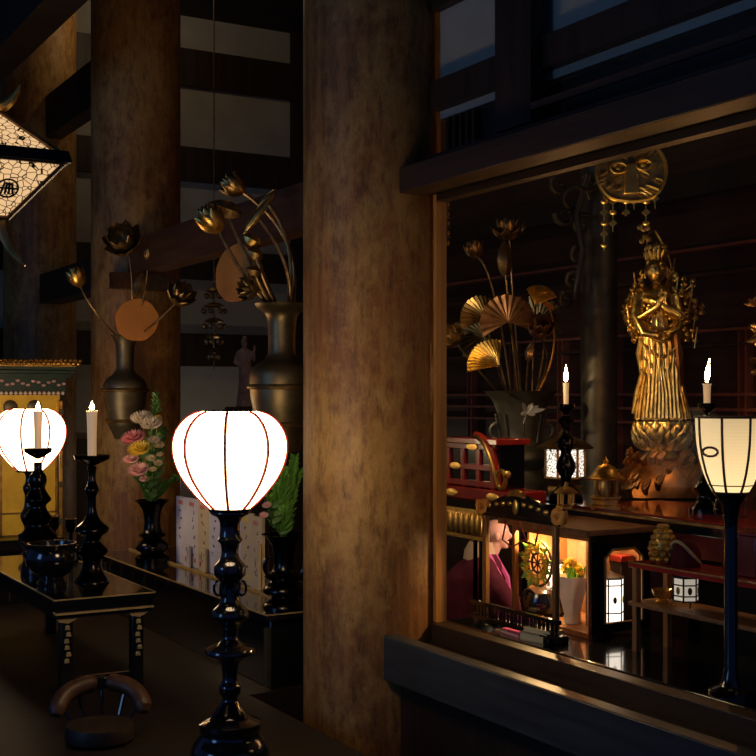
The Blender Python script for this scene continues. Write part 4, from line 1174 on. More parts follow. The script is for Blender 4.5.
# right hanging sash / dark red lit staff side
MB().tube([(XS(672), -.04, z_(325)), (XS(676), -.03, z_(360)), (XS(679), -.02, z_(395)), (XS(682), -.01, z_(418))], [.016, .013, .013, .01], 8).build('sash', M_['rock'], st_)
MB().tube([(XS(x), .03, z_(y)) for x, y in ((653, 232), (657, 231), (664, 244), (670, 256), (673, 266), (675, 288), (676, 330))], .0042, 8).build('halo_rod', M_['statue_gold'], st_)
b = MB()
for x, y in ((641, 228), (645, 230), (649, 229), (646, 238), (650, 240), (643, 242), (648, 250)): 
    b.ball((XS(x), .02, z_(y)), .0105, (1, .7, 1.1), 8)
b.tube([(XS(653), .03, z_(232)), (XS(648), .02, z_(236)), (XS(648), .02, z_(256))], .003, 6)
b.build('canopy_beads', M_['statue_gold'], st_)

# hanging openwork plaque + bead strings
dK = 3.72; kK = dK / F
ce = px(631, 171, dK)
kp = thing('hanging_plaque', 'round openwork gilt plaque with two ring shapes hanging above the statue', 'ornament', ce)
def disc_out(r, n=48): 
    out = []
    for i in range(n):
        a = 2 * PI * i / n
        x, z = r * math.cos(a) * 1.03, r * math.sin(a)
        if z < -r * .80: z = -r * .80 - (abs(z) - r * .80) * .5
        out.append((x, z))
    return out
MB().poly(disc_out(.100), .010).build('plaque_plate', M_['gold_dull'], kp)
MB().tube([(x, -.004, z) for x, z in disc_out(.102)], .0065, 8, close=True).build('plaque_rim', M_['gold'], kp)
b = MB()
for x0 in (-.04, .036):
    zc_ = .008 + .01 * (x0 > 0)
    b.tube([(x0 + .024 * math.cos(a * PI / 10), -.013, zc_ + .016 * math.sin(a * PI / 10)) for a in range(20)], .0038, 7, close=True)
    b.ball((x0, -.010, zc_), .009, (1, .5, 1), 10)
b.build('ring_ornament', M_['gold'], kp)
b = MB().poly([(-.016, .02), (.014, .022), (.024, -.07), (-.024, -.072)], .012, tr((0, -.010, 0)))
b.build('centre_pillar_relief', M_['gold'], kp, bev=.003)
b = MB(); rr = random.Random(5)
for i in range(110):
    x = rr.uniform(-.092, .092); z = rr.uniform(-.075, .09)
    if x * x + z * z > .085**2 or (abs(x) < .02 and z < .02): continue
    q = 1 if x > 0 else -1
    b.petal(aim((x, -.006, z), (q * .7, -.12, .8 if z > 0 else -.35)), .03, .013, .3, .3, 3, .12)
b.build('leaf_relief', M_['gold'], kp)
MB().tube([(0, 0, .1), (0, 0, H - ce.z - .01)], .004, 6).build('suspension_cord', M_['bronze_dk'], kp)
strings = [(604, 205, 257), (613, 203, 236), (626, 203, 220), (634, 203, 214), (646, 203, 230), (655, 201, 214)]
for i, (x, y0, y1) in enumerate(strings):
    cb = MB(); dz = (y1 - y0) * kK; x0 = (x - 631) * kK
    zt_ = (171 - 199 if x < 650 else 171 - 196) * kK
    cb.tube([(x0, 0, zt_ + .01), (x0, 0, zt_ - dz)], .0014, 6)
    zz = zt_ - .008; q = i
    while zz > zt_ - dz:
        if q % 2: cb.poly([(x0 - .013, zz), (x0, zz + .012), (x0 + .013, zz), (x0, zz - .010)], .008)
        else: cb.ball((x0, 0, zz), .0105, (1.1, .7, .8), 10)
        zz -= .033; q += 1
    cb.build('bead_string', M_['gold'], kp)
bs = thing('bead_string', 'string of gold beads hanging beside the window post', 'ornament', px(447, 246, 4.12))
b = MB().tube([(0, 0, 0), (0, 0, H - bs.location.z / S - .01)], .0018, 6)
for i in range(5):
    zz = .012 + i * .032
    b.ball((0, 0, zz), .011, (.9, .9, 1), 10); b.poly([(-.014, zz + .016), (.014, zz + .016), (0, zz + .026)], .012)
b.build('beads', M_['gold_dull'], bs)
# gilt hanging ornament at the right frame edge
ro = thing('gilt_hanging_banner', 'leafy gilt hanging ornament at the right edge', 'ornament', px(760, 372, 4.1))
b = MB(); rr = random.Random(9)
for i in range(40):
    zz = i * .0082; a = rr.uniform(0, 2 * PI); w = .035 + .02 * math.sin(i * .5)
    b.petal(aim((0, 0, zz), (math.cos(a), math.sin(a), rr.uniform(-.4, .6))), w, .022, .5, .4, 3, .06)
b.build('gilt_leaves', M_['gold_dull'], ro)
MB().tube([(0, 0, 0), (0, 0, H - ro.location.z / S - .01)], .004, 6).build('suspension_rod', M_['bronze_dk'], ro)
# carved dark bracket (cloud scrolls) high on the slim column
cb_ = thing('carved_bracket', 'dim carved scrollwork bracket high on the slim dark column', 'carving', T(sA, tA, 1.95))
b = MB()
for (x, y, r_, a0) in ((575, 200, 16, 0), (560, 185, 10, 2), (583, 225, 11, 1), (566, 215, 12, 3), (580, 255, 9, 2), (552, 172, 9, 0), (589, 180, 12, 4), (574, 280, 9, 1), (568, 300, 8, 2)):
    p = px(x, y, 5.42); q = p - T(sA, tA, 1.95)
    pts = [q + Vector((math.cos(a0 + u * .55) * r_ * (1 - u / 16) * 5.42 / F, .004 * u, math.sin(a0 + u * .55) * r_ * (1 - u / 16) * 5.42 / F)) for u in range(13)]
    b.tube(pts, [.012 - .0005 * u for u in range(13)], 7)
b.tube([px(589, 175, 5.44) - T(sA, tA, 1.95), px(576, 215, 5.42) - T(sA, tA, 1.95), px(582, 250, 5.42) - T(sA, tA, 1.95), px(574, 300, 5.42) - T(sA, tA, 1.95)], .012, 8)
b.build('scrollwork', M_['bronze_dk'], cb_)

# pale box behind the statue base
pb_ = thing('pale_offering_box', 'low pale translucent box on the altar behind the lotus pedestal', 'box', T(*st(gx(634, 5.0, 0)), ZA), YAW)
MB().box((0, 0, .03), (.12, .24, .06)).build('box_body', M_['glass_obj'], pb_, bev=.004)
MB().box((0, 0, .065), (.13, .25, .01)).build('box_lid', M_['gold_leafy'], pb_)

# ---------------- lit cabinet (temple grid)
S0, S1, T0, T1, ZB, ZT_ = .40, .635, -.642, -.235, .7605, 1.079
cab = thing('lit_display_cabinet', 'brown wooden cabinet glowing orange inside with open front', 'cabinet', T(0, 0, 0), YAW)
MB().box(((S0 + S1) / 2, (T0 + T1) / 2, ZB + .008), (S1 - S0, T1 - T0, .016)).build('cabinet_floor', M_['box_wood'], cab)
MB().box(((S0 + S1) / 2 - .015, (T0 + T1) / 2, ZT_ + .008), (S1 - S0 + .05, T1 - T0 + .05, .018)).build('roof_board', M_['box_wood'], cab, bev=.003)
MB().box((S1 - .005, (T0 + T1) / 2, (ZB + ZT_) / 2), (.01, T1 - T0, ZT_ - ZB - .002)).build('back_panel', M_['box_wood'], cab)
MB().box(((S0 + S1) / 2 + .03, T1 - .005, (ZB + ZT_) / 2), (S1 - S0 - .07, .01, ZT_ - ZB - .004)).build('end_panel', M_['box_wood'], cab)
# end panel facing right with arched opening
b = MB()
wS = S1 - S0; cxs = (S0 + S1) / 2 + .008; hw = .074
zo0, zo1 = ZB + .045, ZT_ - .075
b.box(((S0 + cxs - hw) / 2, T0 + .006, (ZB + ZT_) / 2), (cxs - hw - S0, .012, ZT_ - ZB))
b.box(((S1 + cxs + hw) / 2, T0 + .006, (ZB + ZT_) / 2), (S1 - cxs - hw, .012, ZT_ - ZB))
b.box((cxs, T0 + .006, (ZB + zo0) / 2), (2 * hw, .012, zo0 - ZB))
b.poly([(-hw, 0), (-hw * .6, .025), (hw * .6, .025), (hw, 0), (hw, ZT_ - zo1), (-hw, ZT_ - zo1)], .012, tr((cxs, T0 + .006, zo1)))
b.build('side_panel', M_['lacquer'], cab, smooth=False)
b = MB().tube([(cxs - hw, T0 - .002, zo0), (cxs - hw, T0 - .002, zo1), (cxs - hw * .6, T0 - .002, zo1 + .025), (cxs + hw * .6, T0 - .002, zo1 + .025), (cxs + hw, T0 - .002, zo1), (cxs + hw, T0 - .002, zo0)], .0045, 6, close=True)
b.build('opening_trim', M_['frame_lit'], cab)
for t_ in (T0 + .009, T1 - .009):
    MB().box((S0 + .008, t_, (ZB + ZT_) / 2), (.016, .016, ZT_ - ZB - .001)).build('post', M_['frame'], cab)
MB().box((S0 + .008, (T0 + T1) / 2, ZT_ - .012), (.014, T1 - T0, .022)).build('front_rail', M_['frame'], cab)
# partition between the orange bay and the lantern
MB().box((S0 + .15, T0 + .115, (ZB + ZT_) / 2), (.15, .008, ZT_ - ZB - .003)).build('partition', M_['box_wood'], cab)

# small hexagonal lantern inside the end window
def hexlantern(label, loc, r, h, mat, rz=0, seam='seam_dark', feet=True):
    t = thing('small_paper_lantern', label, 'lantern', loc, rz)
    MB().lathe([(r, .02), (r, h)], 6).build('paper_panels', M_[mat], t, smooth=False)
    b = MB()
    for i in range(6):
        a = 2 * PI * i / 6; b.box((r * math.cos(a), r * math.sin(a), (h + .02) / 2), (.004, .004, h - .015))
    for z in (.02, .02 + (h - .02) * .22, h - .02, h):
        b.tube([(r * 1.01 * math.cos(PI / 3 * i), r * 1.01 * math.sin(PI / 3 * i), z) for i in range(6)], .0022, 6, close=True)
    b.build('lattice', M_[seam], t)
    b = MB()
    for i in range(6):
        a = PI / 3 * (i + .5); rr_ = r * .87 + .001
        b.lathe([(.001, 0), (.008, 0), (.008, .0015), (.001, .002)], 12, M=tr((rr_ * math.cos(a), rr_ * math.sin(a), h * .58)) @ Matrix.Rotation(a, 4, 'Z') @ Matrix.Rotation(PI / 2, 4, 'Y') @ Matrix.Diagonal((1.35, .8, 1, 1)))
    b.build('crest', M_['gold_dull'], t)
    MB().lathe([(r * .9, h), (r * 1.1, h + .004), (r * .3, h + .016), (.002, h + .022)], 6).build('lid', M_[seam], t)
    b = MB()
    for i in range(3):
        a = 2 * PI * i / 3 + .5
        b.tube([(r * .8 * math.cos(a), r * .8 * math.sin(a), .02), (r * .95 * math.cos(a), r * .95 * math.sin(a), .008), (r * 1.05 * math.cos(a), r * 1.05 * math.sin(a), .004)], .004, 6)
    b.build('foot', M_[seam if mat == 'white_panel' else 'gold'], t)
    return t
hexlantern('small bright white paper lantern inside the cabinet window', T(cxs + .002, T0 + .062, ZB + .0165), .042, .155, 'white_panel', rad(10))
lbx = thing('red_topped_box', 'small box with red lid behind the bright lantern in the cabinet', 'box', T(S1 - .045, T0 + .08, ZB + .0165), YAW)
MB().box((0, 0, .1), (.05, .05, .2)).build('box_body', M_['dark_wood'], lbx, bev=.003)
MB().box((0, 0, .211), (.055, .055, .022)).build('box_lid', M_['red'], lbx, bev=.003)

# white bouquet in paper inside the cabinet
bq = thing('wrapped_bouquet', 'white paper-wrapped bouquet glowing inside the orange cabinet', 'bouquet', T(S0 + .075, T0 + .185, ZB + .017))
b = MB().lathe([(.03, 0), (.026, .03), (.04, .09), (.055, .15), (.053, .15), (.036, .09), (.001, .02)], 22, cap=False, fx=lambda a, z: 1 + .14 * math.sin(6 * a) * min(1, z * 10))
b.build('paper_wrap', M_['petal_white'], bq)
b = MB(); rr = random.Random(2)
for i in range(16):
    b.petal(aim((rr.uniform(-.02, .02), rr.uniform(-.02, .02), .13), (rr.uniform(-1, 1), rr.uniform(-1, .3), 1.2)), .06, .018, .5, .3, 3)
b.build('green_leaves', M_['fir'], bq)
b = MB()
for i in range(7):
    a = i * .9; mum(b, Vector((.026 * math.cos(a), .026 * math.sin(a), .165 + .012 * (i % 3))), (math.cos(a), math.sin(a) - .5, 1), .02, 12)
b.build('white_blossoms', M_['petal_yellow'], bq)
# helmet-like black drum with round lattice
fn = thing('black_round_cushion', 'dark round cushion-like drum in the middle of the cabinet opening', 'drum', T(S0 + .10, T0 + .36, ZB + .017))
MB().lathe([(.06, 0), (.076, .012), (.082, .045), (.07, .075), (.04, .088), (.002, .092)], 26).build('drum_body', M_['lacquer'], fn)
hexlantern('little white paper lantern standing in for the lit window behind the flower wreath in the cabinet', T(S0 + .17, T0 + .40, ZB + .0165), .036, .16, 'white_panel', rad(20))  # added lantern gives the glow of a lit window behind the wreath
wr = thing('flower_wreath', 'round wreath of yellow and green flowers lit from behind in the cabinet', 'wreath', T(S0 + .04, T0 + .32, ZB + .085), YAW - PI / 2)
wr.scale = (1.35, 1.35, 1.35)
b = MB()
for q in range(3):
    r_ = .055 - q * .016
    b.tube([(r_ * math.cos(a * PI / 12), 0, .08 + r_ * math.sin(a * PI / 12)) for a in range(24)], .0035, 6, close=True)
for i in range(8):
    a = PI * i / 4; b.tube([(0, 0, .08), (.057 * math.cos(a), 0, .08 + .057 * math.sin(a))], .0022, 6)
b.build('wreath_frame', M_['seam_dark'], wr)
b = MB()
for i in range(9):
    a = 2 * PI * i / 9
    mum(b, Vector((.04 * math.cos(a), -.004, .08 + .04 * math.sin(a))), (0, -1, .1), .017, 10)
b.build('yellow_flowers', M_['petal_yellow'], wr)
b = MB()
for i in range(12):
    a = 2 * PI * i / 12 + .2
    b.petal(aim((.03 * math.cos(a), -.002, .08 + .03 * math.sin(a)), (math.cos(a), -.3, math.sin(a))), .035, .014, .3, .2, 3)
b.build('green_leaves', M_['fir'], wr)
pp_ = thing('open_scripture', 'open white scripture sheet lying in front of the drum', 'book', T(S0 - .06, T0 + .33, ZB), YAW)
b = MB()
for q in (-1, 1):
    b.poly([(0, .004), (q * .03, .014), (q * .07, .008), (q * .07, .012), (q * .03, .019), (0, .009)], .09, Matrix.Rotation(PI / 2, 4, 'Z'))
b.build('pages', M_['petal_white'], pp_)
b = MB()
for i in range(12): b.box((0, -.06 + i * .011, .0195), (.06, .002, .0008))
b.build('writing', M_['ink'], pp_)

# ---------------- gong frame with curled finials
gf = thing('gong_frame', 'dark wooden hanging frame with curled brown finials and gilt crest', 'gong stand', T(.27, 0, ZB - .001), YAW)
tl = st(gx(486, ds(486, .27), 0))[1]; trr = st(gx(556, ds(556, .27), 0))[1]
hF = .355
for t_ in (tl, trr):
    MB().box((0, t_, hF / 2 + .01), (.018, .018, hF + .02)).build('post', M_['frame'], gf, bev=.003)
    MB().box((0, t_, .012), (.08, .03, .024)).build('foot', M_['lacquer'], gf, bev=.005)
tm = (tl + trr) / 2; L_ = abs(tl - trr)
MB().box((0, tm, hF + .005), (.022, L_ + .06, .014)).build('top_rail', M_['lacquer'], gf, bev=.003)
b = MB()
arc = []
for i in range(17):
    q = -1 + i / 8; arc.append((q * (L_ / 2 - .005), hF + .012 + .066 * (1 - q * q) ** .7))
out = arc + [(L_ / 2 - .005, hF + .01), (-L_ / 2 + .005, hF + .01)]
b.poly(out, .016, tr((0, tm, 0)) @ Matrix.Rotation(-PI / 2, 4, 'Z'))
b.build('arched_crest_board', M_['lacquer'], gf)
b = MB()
for i in range(9):
    q = -.8 + i * .2
    b.ball((-.010, tm + q * L_ / 2, hF + .028 + .022 * (1 - q * q)), .010, (.6, 1.2, .8), 8)
b.ball((-.014, tm, hF + .04), .02, (.4, .8, 1.3), 12)
b.poly([(-.045, .0), (-.03, .018), (0, .026), (.03, .018), (.045, 0), (.02, .004), (-.02, .004)], .012, tr((-.012, tm, hF + .07)) @ Matrix.Rotation(-PI / 2, 4, 'Z'))
b.build('gilt_crest', M_['gold'], gf)
for q, t_ in ((1, tl), (-1, trr)):
    b = MB(); c = Vector((0, t_ + q * .012, hF + .028))
    pts = [c + Vector((0, q * -1 * (.028 - .0017 * u) * math.cos(u * .62 + 2.5), (.028 - .0017 * u) * math.sin(u * .62 + 2.5))) for u in range(13)]
    b.tube(pts, [.013] * 9 + [.012, .011, .010, .008], 10)
    b.build('curled_finial', M_['disc'], gf)
ch_ = MB()
for q in (-1, 1):
    ch_.tube([(0, tm, hF - .002), (0, tm + q * .035, hF - .06), (0, tm + q * .06, hF - .07)], .0022, 6)
ch_.tube([(0, tm + .07, hF - .01), (0, tm + .09, hF - .07), (0, tm + .04, hF - .09), (0, tm - .02, hF - .06), (0, tm - .08, hF - .07), (0, tm - .10, hF - .01)], .003, 6)
ch_.build('hanging_cord', M_['seam'], gf)
# low perforated rail
b = MB()
for z0_, th in ((.028, .012), (.075, .012)):
    b.box((-.03, tm - .01, z0_), (.014, L_ + .09, th))
for i in range(22):
    t_ = tm - .01 - (L_ + .06) / 2 + i * (L_ + .06) / 21
    b.box((-.03, t_, .052), (.008, .0085 if i % 3 else .004, .045))
for i in range(10): b.box((-.031, tm - .01 - (L_ + .06) / 2 + (i + .5) * (L_ + .06) / 10, .045 + .012 * (i % 2)), (.006, .02, .006))
b.build('perforated_rail', M_['lacquer'], gf)
MB().box((-.024, tm - .01, .052), (.003, L_ * .55, .022)).build('pink_backing', M_['robe_pink'], gf)
# books near glass
for i, (x, s_, z0_, lab, mk, rz) in enumerate(((540, .255, 0, 'brown sutra book lying nearest to the glass', 'hood', .25), (516, .25, 0, 'pink-covered booklet left of the brown sutra book', 'robe_pink', -.1), (543, .255, .028, 'thin booklet lying on top of the brown sutra book', 'paper_buff', .5))):
    d = ds(x, s_); tt = st(gx(x, d, 0))[1]
    bk = thing('sutra_book', lab, 'book', T(s_, tt, ZB + z0_ - .0005), YAW + (rz if abs(rz) < .3 else .12))
    hh = .026 if i == 0 else .014
    w_ = .055 if i != 1 else .05
    MB().box((0, 0, hh / 2), (w_ - .004, .11, hh - .004)).build('pages', M_['paper_buff'], bk)
    MB().box((0, 0, hh - .002), (w_, .115, .003)).box((0, 0, .0015), (w_, .115, .003)).box((w_ / 2, 0, hh / 2), (.003, .115, hh)).build('cover', M_[mk], bk)

# ---------------- red tiered stand with objects
rs = thing('tiered_red_stand', 'small two-tier stand with red upper rail right of the cabinet', 'stand', T(0, 0, ZB - .001), YAW)
ZU = 1.02 - ZB; ZLw = .905 - ZB
MB().box((.47, -1.09, ZU - .008), (.15, .56, .016)).build('upper_shelf', M_['red'], rs, bev=.002)
MB().box((.394, -1.09, ZU), (.003, .56, .004)).build('gold_edge', M_['gold_dull'], rs)
MB().box((.47, -1.09, ZLw - .006), (.15, .56, .012)).build('lower_shelf', M_['box_wood'], rs, bev=.002)
for s_ in (.41, .53):
    for t_ in (-.83, -1.35):
        MB().box((s_, t_, (ZU - .016) / 2), (.018, .018, ZU - .016)).build('leg', M_['box_wood'], rs)
def on_s(x, s_): 
    d = ds(x, s_); return gx(x, d, 0)
p = on_s(663, .45)
cn = thing('gilt_pinecone', 'gilded pinecone-like ornament of overlapping scales on the red stand', 'ornament', Vector((p.x, p.y, 1.02)))
b = MB().lathe([(.022, 0), (.03, .02), (.033, .05), (.026, .085), (.012, .105), (.001, .112)], 14)
for l in range(7):
    f = l / 6; rr_ = [.028, .033, .034, .031, .026, .018, .009][l]
    for i in range(9):
        a = 2 * PI * (i + .5 * (l % 2)) / 9
        b.ball((rr_ * math.cos(a), rr_ * math.sin(a), .012 + l * .0155), .0115, (.9, .9, .75), 8)
b.build('overlapping_scales', M_['gold'], cn)
p = on_s(686, .47)
pdm = thing('purple_cloth_bundle', 'domed purple cloth bundle on the red stand beside the pinecone ornament', 'cloth bundle', Vector((p.x, p.y, 1.02)))
MB().lathe([(.036, 0), (.041, .012), (.04, .035), (.03, .058), (.013, .07), (.001, .073)], 28, fx=lambda a, z: 1 + .05 * math.sin(9 * a)).build('cloth', M_['robe'], pdm)
MB().tube([(.0395 * math.cos(a), .0395 * math.sin(a) , .004 + .068 * abs(math.sin((a - .6) / 2)) ** 4) for a in [k * PI / 12 for k in range(24)]], .005, 6, close=True).build('white_hem', M_['hood'], pdm)
p = on_s(686, .46)
hexlantern('dimmer pale paper lantern with gold feet under the red shelf', Vector((p.x, p.y, .905)), .036, .085, 'grey_panel', rad(5), feet=True)
p = on_s(662, .45)
sb_ = thing('gilt_offering_bowl', 'small gilt bowl on the lower shelf left of the dimmer lantern', 'bowl', Vector((p.x, p.y, .905)))
MB().lathe([(.016, 0), (.018, .005), (.01, .01), (.024, .022), (.03, .04), (.027, .04), (.018, .022), (.001, .016)], 20).build('bowl_body', M_['gold'], sb_)
p = on_s(752, .5)
rc = thing('dark_red_box', 'dark red lacquered box on the stand behind the lantern post', 'box', Vector((p.x, p.y, 1.02)), YAW)
MB().box((0, 0, .055), (.10, .12, .11)).build('box_body', M_['dark_red'], rc, bev=.004)
MB().box((0, 0, .114), (.106, .126, .012)).build('box_lid', M_['dark_red'], rc, bev=.003)

# ---------------- cream lantern on black post
dL = 3.04; kL = dL / F
bl = gx(731, dL, ZB - .0005)
cl_ = thing('cream_lantern', 'cream paper lantern with dark ribs on a slim black post at right', 'lantern', bl)
zt = CAMZ - (417 - 396) * kL - ZB; zb_ = CAMZ - (492 - 396) * kL - ZB
P = [(17.5, 0), (22, .10), (27, .26), (31, .45), (33.5, .64), (34.5, .82), (35, 1)]
prof = [(r * kL, zb_ + (zt - zb_) * q) for r, q in P]
# shade has its own origin at the shade bottom so the glow gradient sits on it
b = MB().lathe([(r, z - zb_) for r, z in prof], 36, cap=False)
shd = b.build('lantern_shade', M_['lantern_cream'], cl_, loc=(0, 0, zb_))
for i in range(8):
    a = 2 * PI * i / 8 + rad(15)
    MB().tube([((r + .001) * math.cos(a), (r + .001) * math.sin(a), z - zb_) for r, z in prof], .0034, 6).build('rib', M_['seam_dark'], shd)
for q in (0, 1, 2):
    r, z = (prof[0], prof[1], prof[-1])[q]
    MB().tube([((r + .001) * math.cos(k * PI / 16), (r + .001) * math.sin(k * PI / 16), z - zb_) for k in range(32)], .0028 if q != 1 else .0016, 6, close=True).build('hoop', M_['seam_dark'], shd)
r, z = prof[4]
a_ = rad(-90 - 52)
M = tr((r * math.cos(a_), r * math.sin(a_), zb_ + (zt - zb_) * .55)) @ Matrix.Rotation(a_, 4, 'Z') @ Matrix.Rotation(PI / 2, 4, 'Y')
MB().tube([M @ Vector((.011 * math.cos(k * PI / 8), .022 * math.sin(k * PI / 8), .0)) for k in range(16)], .0032, 6, close=True).build('oval_crest', M_['seam_dark'], cl_)
MB().lathe([(.055, 0), (.055, .012), (.03, .022), (.024, .035), (.017, .06), (.016, zb_ - .09), (.016, zb_ - .085), (.019, zb_ - .06), (.024, zb_ - .03), (.042, zb_ - .004), (.042, zb_)], 24).build('post', M_['lacquer'], cl_)
for q in (-1, 1):
    MB().tube([(q * .016, 0, zb_ - .06), (q * .034, 0, zb_ - .062), (q * .042, 0, zb_ - .045), (q * .036, 0, zb_ - .02), (q * .024, 0, zb_ - .022)], .0026, 8).build('scroll_bracket', M_['gold_dull'], cl_)

# ---------------- seated priest beyond the altar
dP = 6.6; kP = dP / F
pp0 = gx(482, dP, .0)
seatz = .20
st0 = thing('low_seat', 'low straw-covered seat the robed person sits on', 'seat', pp0)
MB().box((-.03, 0, seatz / 2), (.46, .42, seatz)).build('seat_body', M_['tatami'], st0, bev=.02)
pr = thing('person', 'bald person in maroon robe with pink lining, seated facing right, reading', 'person', pp0 + Vector((0, 0, seatz)), 0)
b = MB()
# head, neck, forearms and hands: one continuous surface
hx, hz = .08, .83 - seatz - .075
hc = Vector((hx, 0, hz))
b.ball(hc + Vector((-.006, 0, .012)), .068, (1.08, .86, 1.02), 22)
b.ball(hc + Vector((.018, 0, -.028)), .046, (.95, .85, 1.1), 16)
b.tube([hc + Vector((.058, 0, .016)), hc + Vector((.078, 0, -.012)), hc + Vector((.064, 0, -.02))], [.007, .012, .009], 8)
b.ball(hc + Vector((.058, 0, -.044)), .012, (.8, 1.3, .7), 10)
b.ball(hc + Vector((.045, 0, -.066)), .018, (1, 1, .7), 10)
for q in (-1, 1):
    b.ball(hc + Vector((-.005, q * .060, -.008)), .017, (.8, .35, 1.3), 10)
    b.tube([hc + Vector((.06, q * .012, .022)), hc + Vector((.05, q * .038, .022))], .006, 6)
b.tube([hc + Vector((-.005, 0, -.04)), Vector((hx - .04, 0, hz - .12)), Vector((hx - .06, 0, hz - .20))], [.04, .04, .05], 12)
b.tube([Vector((hx - .06, 0, hz - .20)), Vector((.0, 0, .25)), Vector((-.02, 0, .1))], [.08, .08, .08], 12)
for q in (-1, 1):
    sh0 = Vector((hx - .07, q * .12, hz - .19)); el = Vector((.10, q * .15, .17)); wr_ = Vector((.24, q * .05, .16))
    b.tube([Vector((hx - .06, 0, hz - .20)), sh0, el, wr_], [.05, .045, .034, .022], 10)
    b.ball(wr_ + Vector((.022, 0, 0)), .024, (1.1, .9, .55), 10)
    for k in range(4):
        o_ = Vector((.03, (k - 1.5) * .011, .002))
        b.tube([wr_ + o_, wr_ + o_ + Vector((.026, 0, .004)), wr_ + o_ + Vector((.042 - .004 * abs(k - 1), 0, -.010))], [.0065, .006, .005], 7)
    b.tube([wr_ + Vector((.01, -q * .018, .005)), wr_ + Vector((.03, -q * .030, .01)), wr_ + Vector((.045, -q * .026, .006))], [.008, .007, .006], 7)
b.build('body', M_['skin'], pr, remesh=.0045)
# robe: torso, lap, sleeves
b = MB()
b.rings([((.02, 0, .005), .23, .19), ((.02, 0, .06), .225, .185), ((-.03, 0, .14), .175, .165), ((-.05, 0, .24), .16, .165), ((-.045, 0, .34), .15, .175), ((-.01, 0, .40), .12, .165), ((.01, 0, .445), .07, .11), ((.025, 0, .47), .05, .058)], 30, fx=lambda a, i: 1 + .03 * math.sin(9 * a + i))
for q in (-1, 1):
    b.tube([Vector((.0, q * .12, .38)), Vector((.06, q * .17, .28)), Vector((.12, q * .16, .19)), Vector((.20, q * .08, .155))], [.065, .07, .068, .05], 14)
    b.tube([Vector((.12, q * .15, .17)), Vector((.16, q * .13, .09)), Vector((.17, q * .12, .03))], [.055, .05, .02], 12)
    b.tube([Vector((.0, q * .1, .07)), Vector((.2, q * .13, .06)), Vector((.28, q * .05, .05))], [.09, .08, .05], 12)
b.build('robe', M_['robe'], pr, remesh=.012)
b = MB()
b.tube([Vector((.03, -.085, .455)), Vector((.085, -.135, .33)), Vector((.12, -.172, .22)), Vector((.15, -.18, .10))], [.014, .02, .026, .014], 8)
b.tube([Vector((.065, -.03, .45)), Vector((.125, -.05, .33)), Vector((.14, -.06, .2))], [.014, .02, .02], 8)
b.tube([Vector((-.03, -.178, .22)), Vector((.0, -.198, .13)), Vector((.02, -.192, .05))], [.012, .022, .014], 8)
b.build('pink_lining', M_['robe_pink'], pr)
b = MB()
b.rings([((-.005, 0, .425), .095, .105), ((-.01, 0, .47), .085, .085), ((-.005, 0, .505), .07, .068), ((0, 0, .52), .066, .064), ((.0, 0, .50), .05, .05)], 26, cap=False, fx=lambda a, i: 1 + .02 * math.sin(7 * a))
b.build('collar', M_['hood'], pr)
# book rest in front of the person
rbk = thing('reading_desk', 'low dark reading desk in front of the robed person', 'desk', pp0 + Vector((.30, 0, 0)))
MB().box((0, 0, .315), (.16, .30, .02)).build('desk_top', M_['dark_wood'], rbk, bev=.004)
for q in (-1, 1): MB().box((0, q * .13, .1525), (.12, .02, .305)).build('desk_leg', M_['dark_wood'], rbk)
bo = thing('open_book', 'open book on the reading desk before the robed person', 'book', pp0 + Vector((.30, 0, .325)))
b = MB()
for q in (-1, 1): b.poly([(0, .002), (q * .03, .014), (q * .07, .006), (q * .07, 0), (0, 0)], .14, Matrix.Rotation(PI / 2, 4, 'Z'))
b.build('pages', M_['petal_white'], bo)

# ================================================================ LIGHTS
def point(name, loc, e, c, r=.02):
    l = bpy.data.lights.new(name, 'POINT'); l.energy = e; l.color = c; l.shadow_soft_size = r
    o = bpy.data.objects.new(name, l); COL.objects.link(o); o.location = Vector(loc) * S; return o
def spot(name, loc, to, e, c, ang=40, r=.05, blend=.6):
    l = bpy.data.lights.new(name, 'SPOT'); l.energy = e; l.color = c; l.spot_size = rad(ang); l.spot_blend = blend; l.shadow_soft_size = r
    o = bpy.data.objects.new(name, l); COL.objects.link(o); o.location = Vector(loc) * S
    o.rotation_euler = (Vector(to) - Vector(loc)).to_track_quat('-Z', 'Y').to_euler(); return o
def area(name, loc, to, e, c, w, h_):
    l = bpy.data.lights.new(name, 'AREA'); l.energy = e; l.color = c; l.shape = 'RECTANGLE'; l.size = w; l.size_y = h_
    o = bpy.data.objects.new(name, l); COL.objects.link(o); o.location = Vector(loc) * S
    o.rotation_euler = (Vector(to) - Vector(loc)).to_track_quat('-Z', 'Y').to_euler(); return o
WARM = (1, .62, .28); WARM2 = (1, .72, .42)
point('cabinet_bulb', T(S0 + .05, T0 + .28, ZT_ - .018), 13, (1, .6, .25), .010)
point('cabinet_bulb', T(S0 + .13, T0 + .40, ZB + .22), 9, (1, .72, .4), .012)
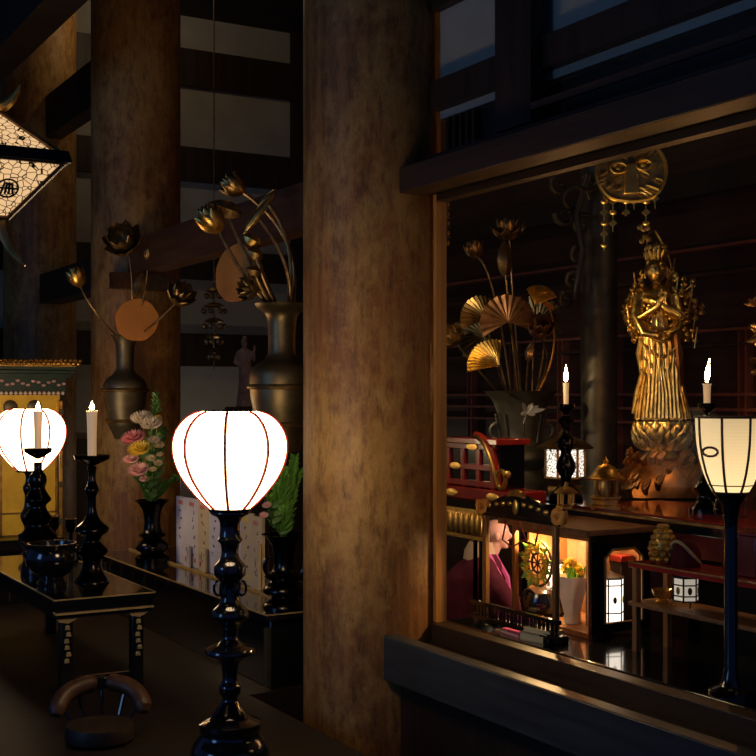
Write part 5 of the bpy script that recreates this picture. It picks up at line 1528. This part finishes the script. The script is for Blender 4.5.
# unseen spots and points added to brighten statue, vase, chest and altar
spot('altar_fill_spot', T(.28, .1, 1.85), cS + Vector((0, 0, .42)), 46, WARM, 46, .02)
spot('altar_fill_spot', T(.3, -.9, 1.7), cS + Vector((0, 0, .2)), 17, (1, .5, .2), 42, .02)
spot('altar_fill_spot', T(.38, .72, 1.85), cv + Vector((0, 0, .25)), 26, (1, .75, .5), 46, .02)
spot('altar_fill_spot', T(.25, .55, 2.0), topv + Vector((-.08, 0, .25)), 26, WARM2, 40, .03)
spot('altar_fill_spot', T(.2, -.2, 1.95), T(.58, .12, 1.2), 18, WARM2, 38, .03)
spot('plaque_fill_spot', T(.15, -.9, 1.5), ce, 34, (1, .75, .4), 40, .02)  # spot added only to brighten the plaque
point('altar_fill', T(1.6, -1.3, 2.7), 8, WARM, .04)  # unseen fill added for the dark back wall
point('table_fill', T(.75, -1.5, 1.62), 3.2, WARM, .04)  # unseen fill added for the red cloth and window post
# unseen spots added to light the seated person, no lamp stands there
spot('person_fill_spot', pp0 + Vector((.62, -.35, 1.0)), pp0 + Vector((.05, 0, .5)), 70, (1, .62, .45), 60, .04)
point('end_window_fill', T(cxs + .02, T0 + .05, ZT_ - .03), 1.2, (1, .6, .3), .008)  # extra fill added inside the arched opening, beside the paper lantern
spot('person_fill_spot', pp0 + Vector((-.55, -.7, 1.2)), pp0 + Vector((0, 0, .45)), 22, (1, .66, .5), 50, .04)
# unseen fill points added to lift the far wall and grey statue
point('hall_fill', T(.6, 3.7, 4.22), 17, (1, .7, .4), .1)
point('hall_fill', T(1.4, 4.2, .9), 7, (1, .8, .6), .08)
# cool daylight from the entrance behind and left of the viewer
area('entrance_daylight', (-4.2, .6, 2.0), (0, 4.2, 1.0), 42, (.22, .5, 1.0), 1.6, 2.4)

w = bpy.data.worlds.new('night'); sc.world = w; w.use_nodes = True
bg = w.node_tree.nodes['Background']; bg.inputs[0].default_value = (.16, .32, 1, 1); bg.inputs[1].default_value = .105

# ================================================================ CAMERA
cam = bpy.data.cameras.new('camera'); co = bpy.data.objects.new('camera', cam); COL.objects.link(co)
co.location = (0, 0, CAMZ * S); co.rotation_euler = (PI / 2, 0, 0)
cam.sensor_width = 36; cam.lens = F / 756 * 36; cam.shift_y = 18 / 756
cam.clip_start = .05; cam.clip_end = 100
sc.camera = co
sc.view_settings.view_transform = 'Standard'; sc.view_settings.look = 'None'
sc.view_settings.exposure = 0; sc.view_settings.gamma = 1; sc.view_settings.use_curve_mapping = False
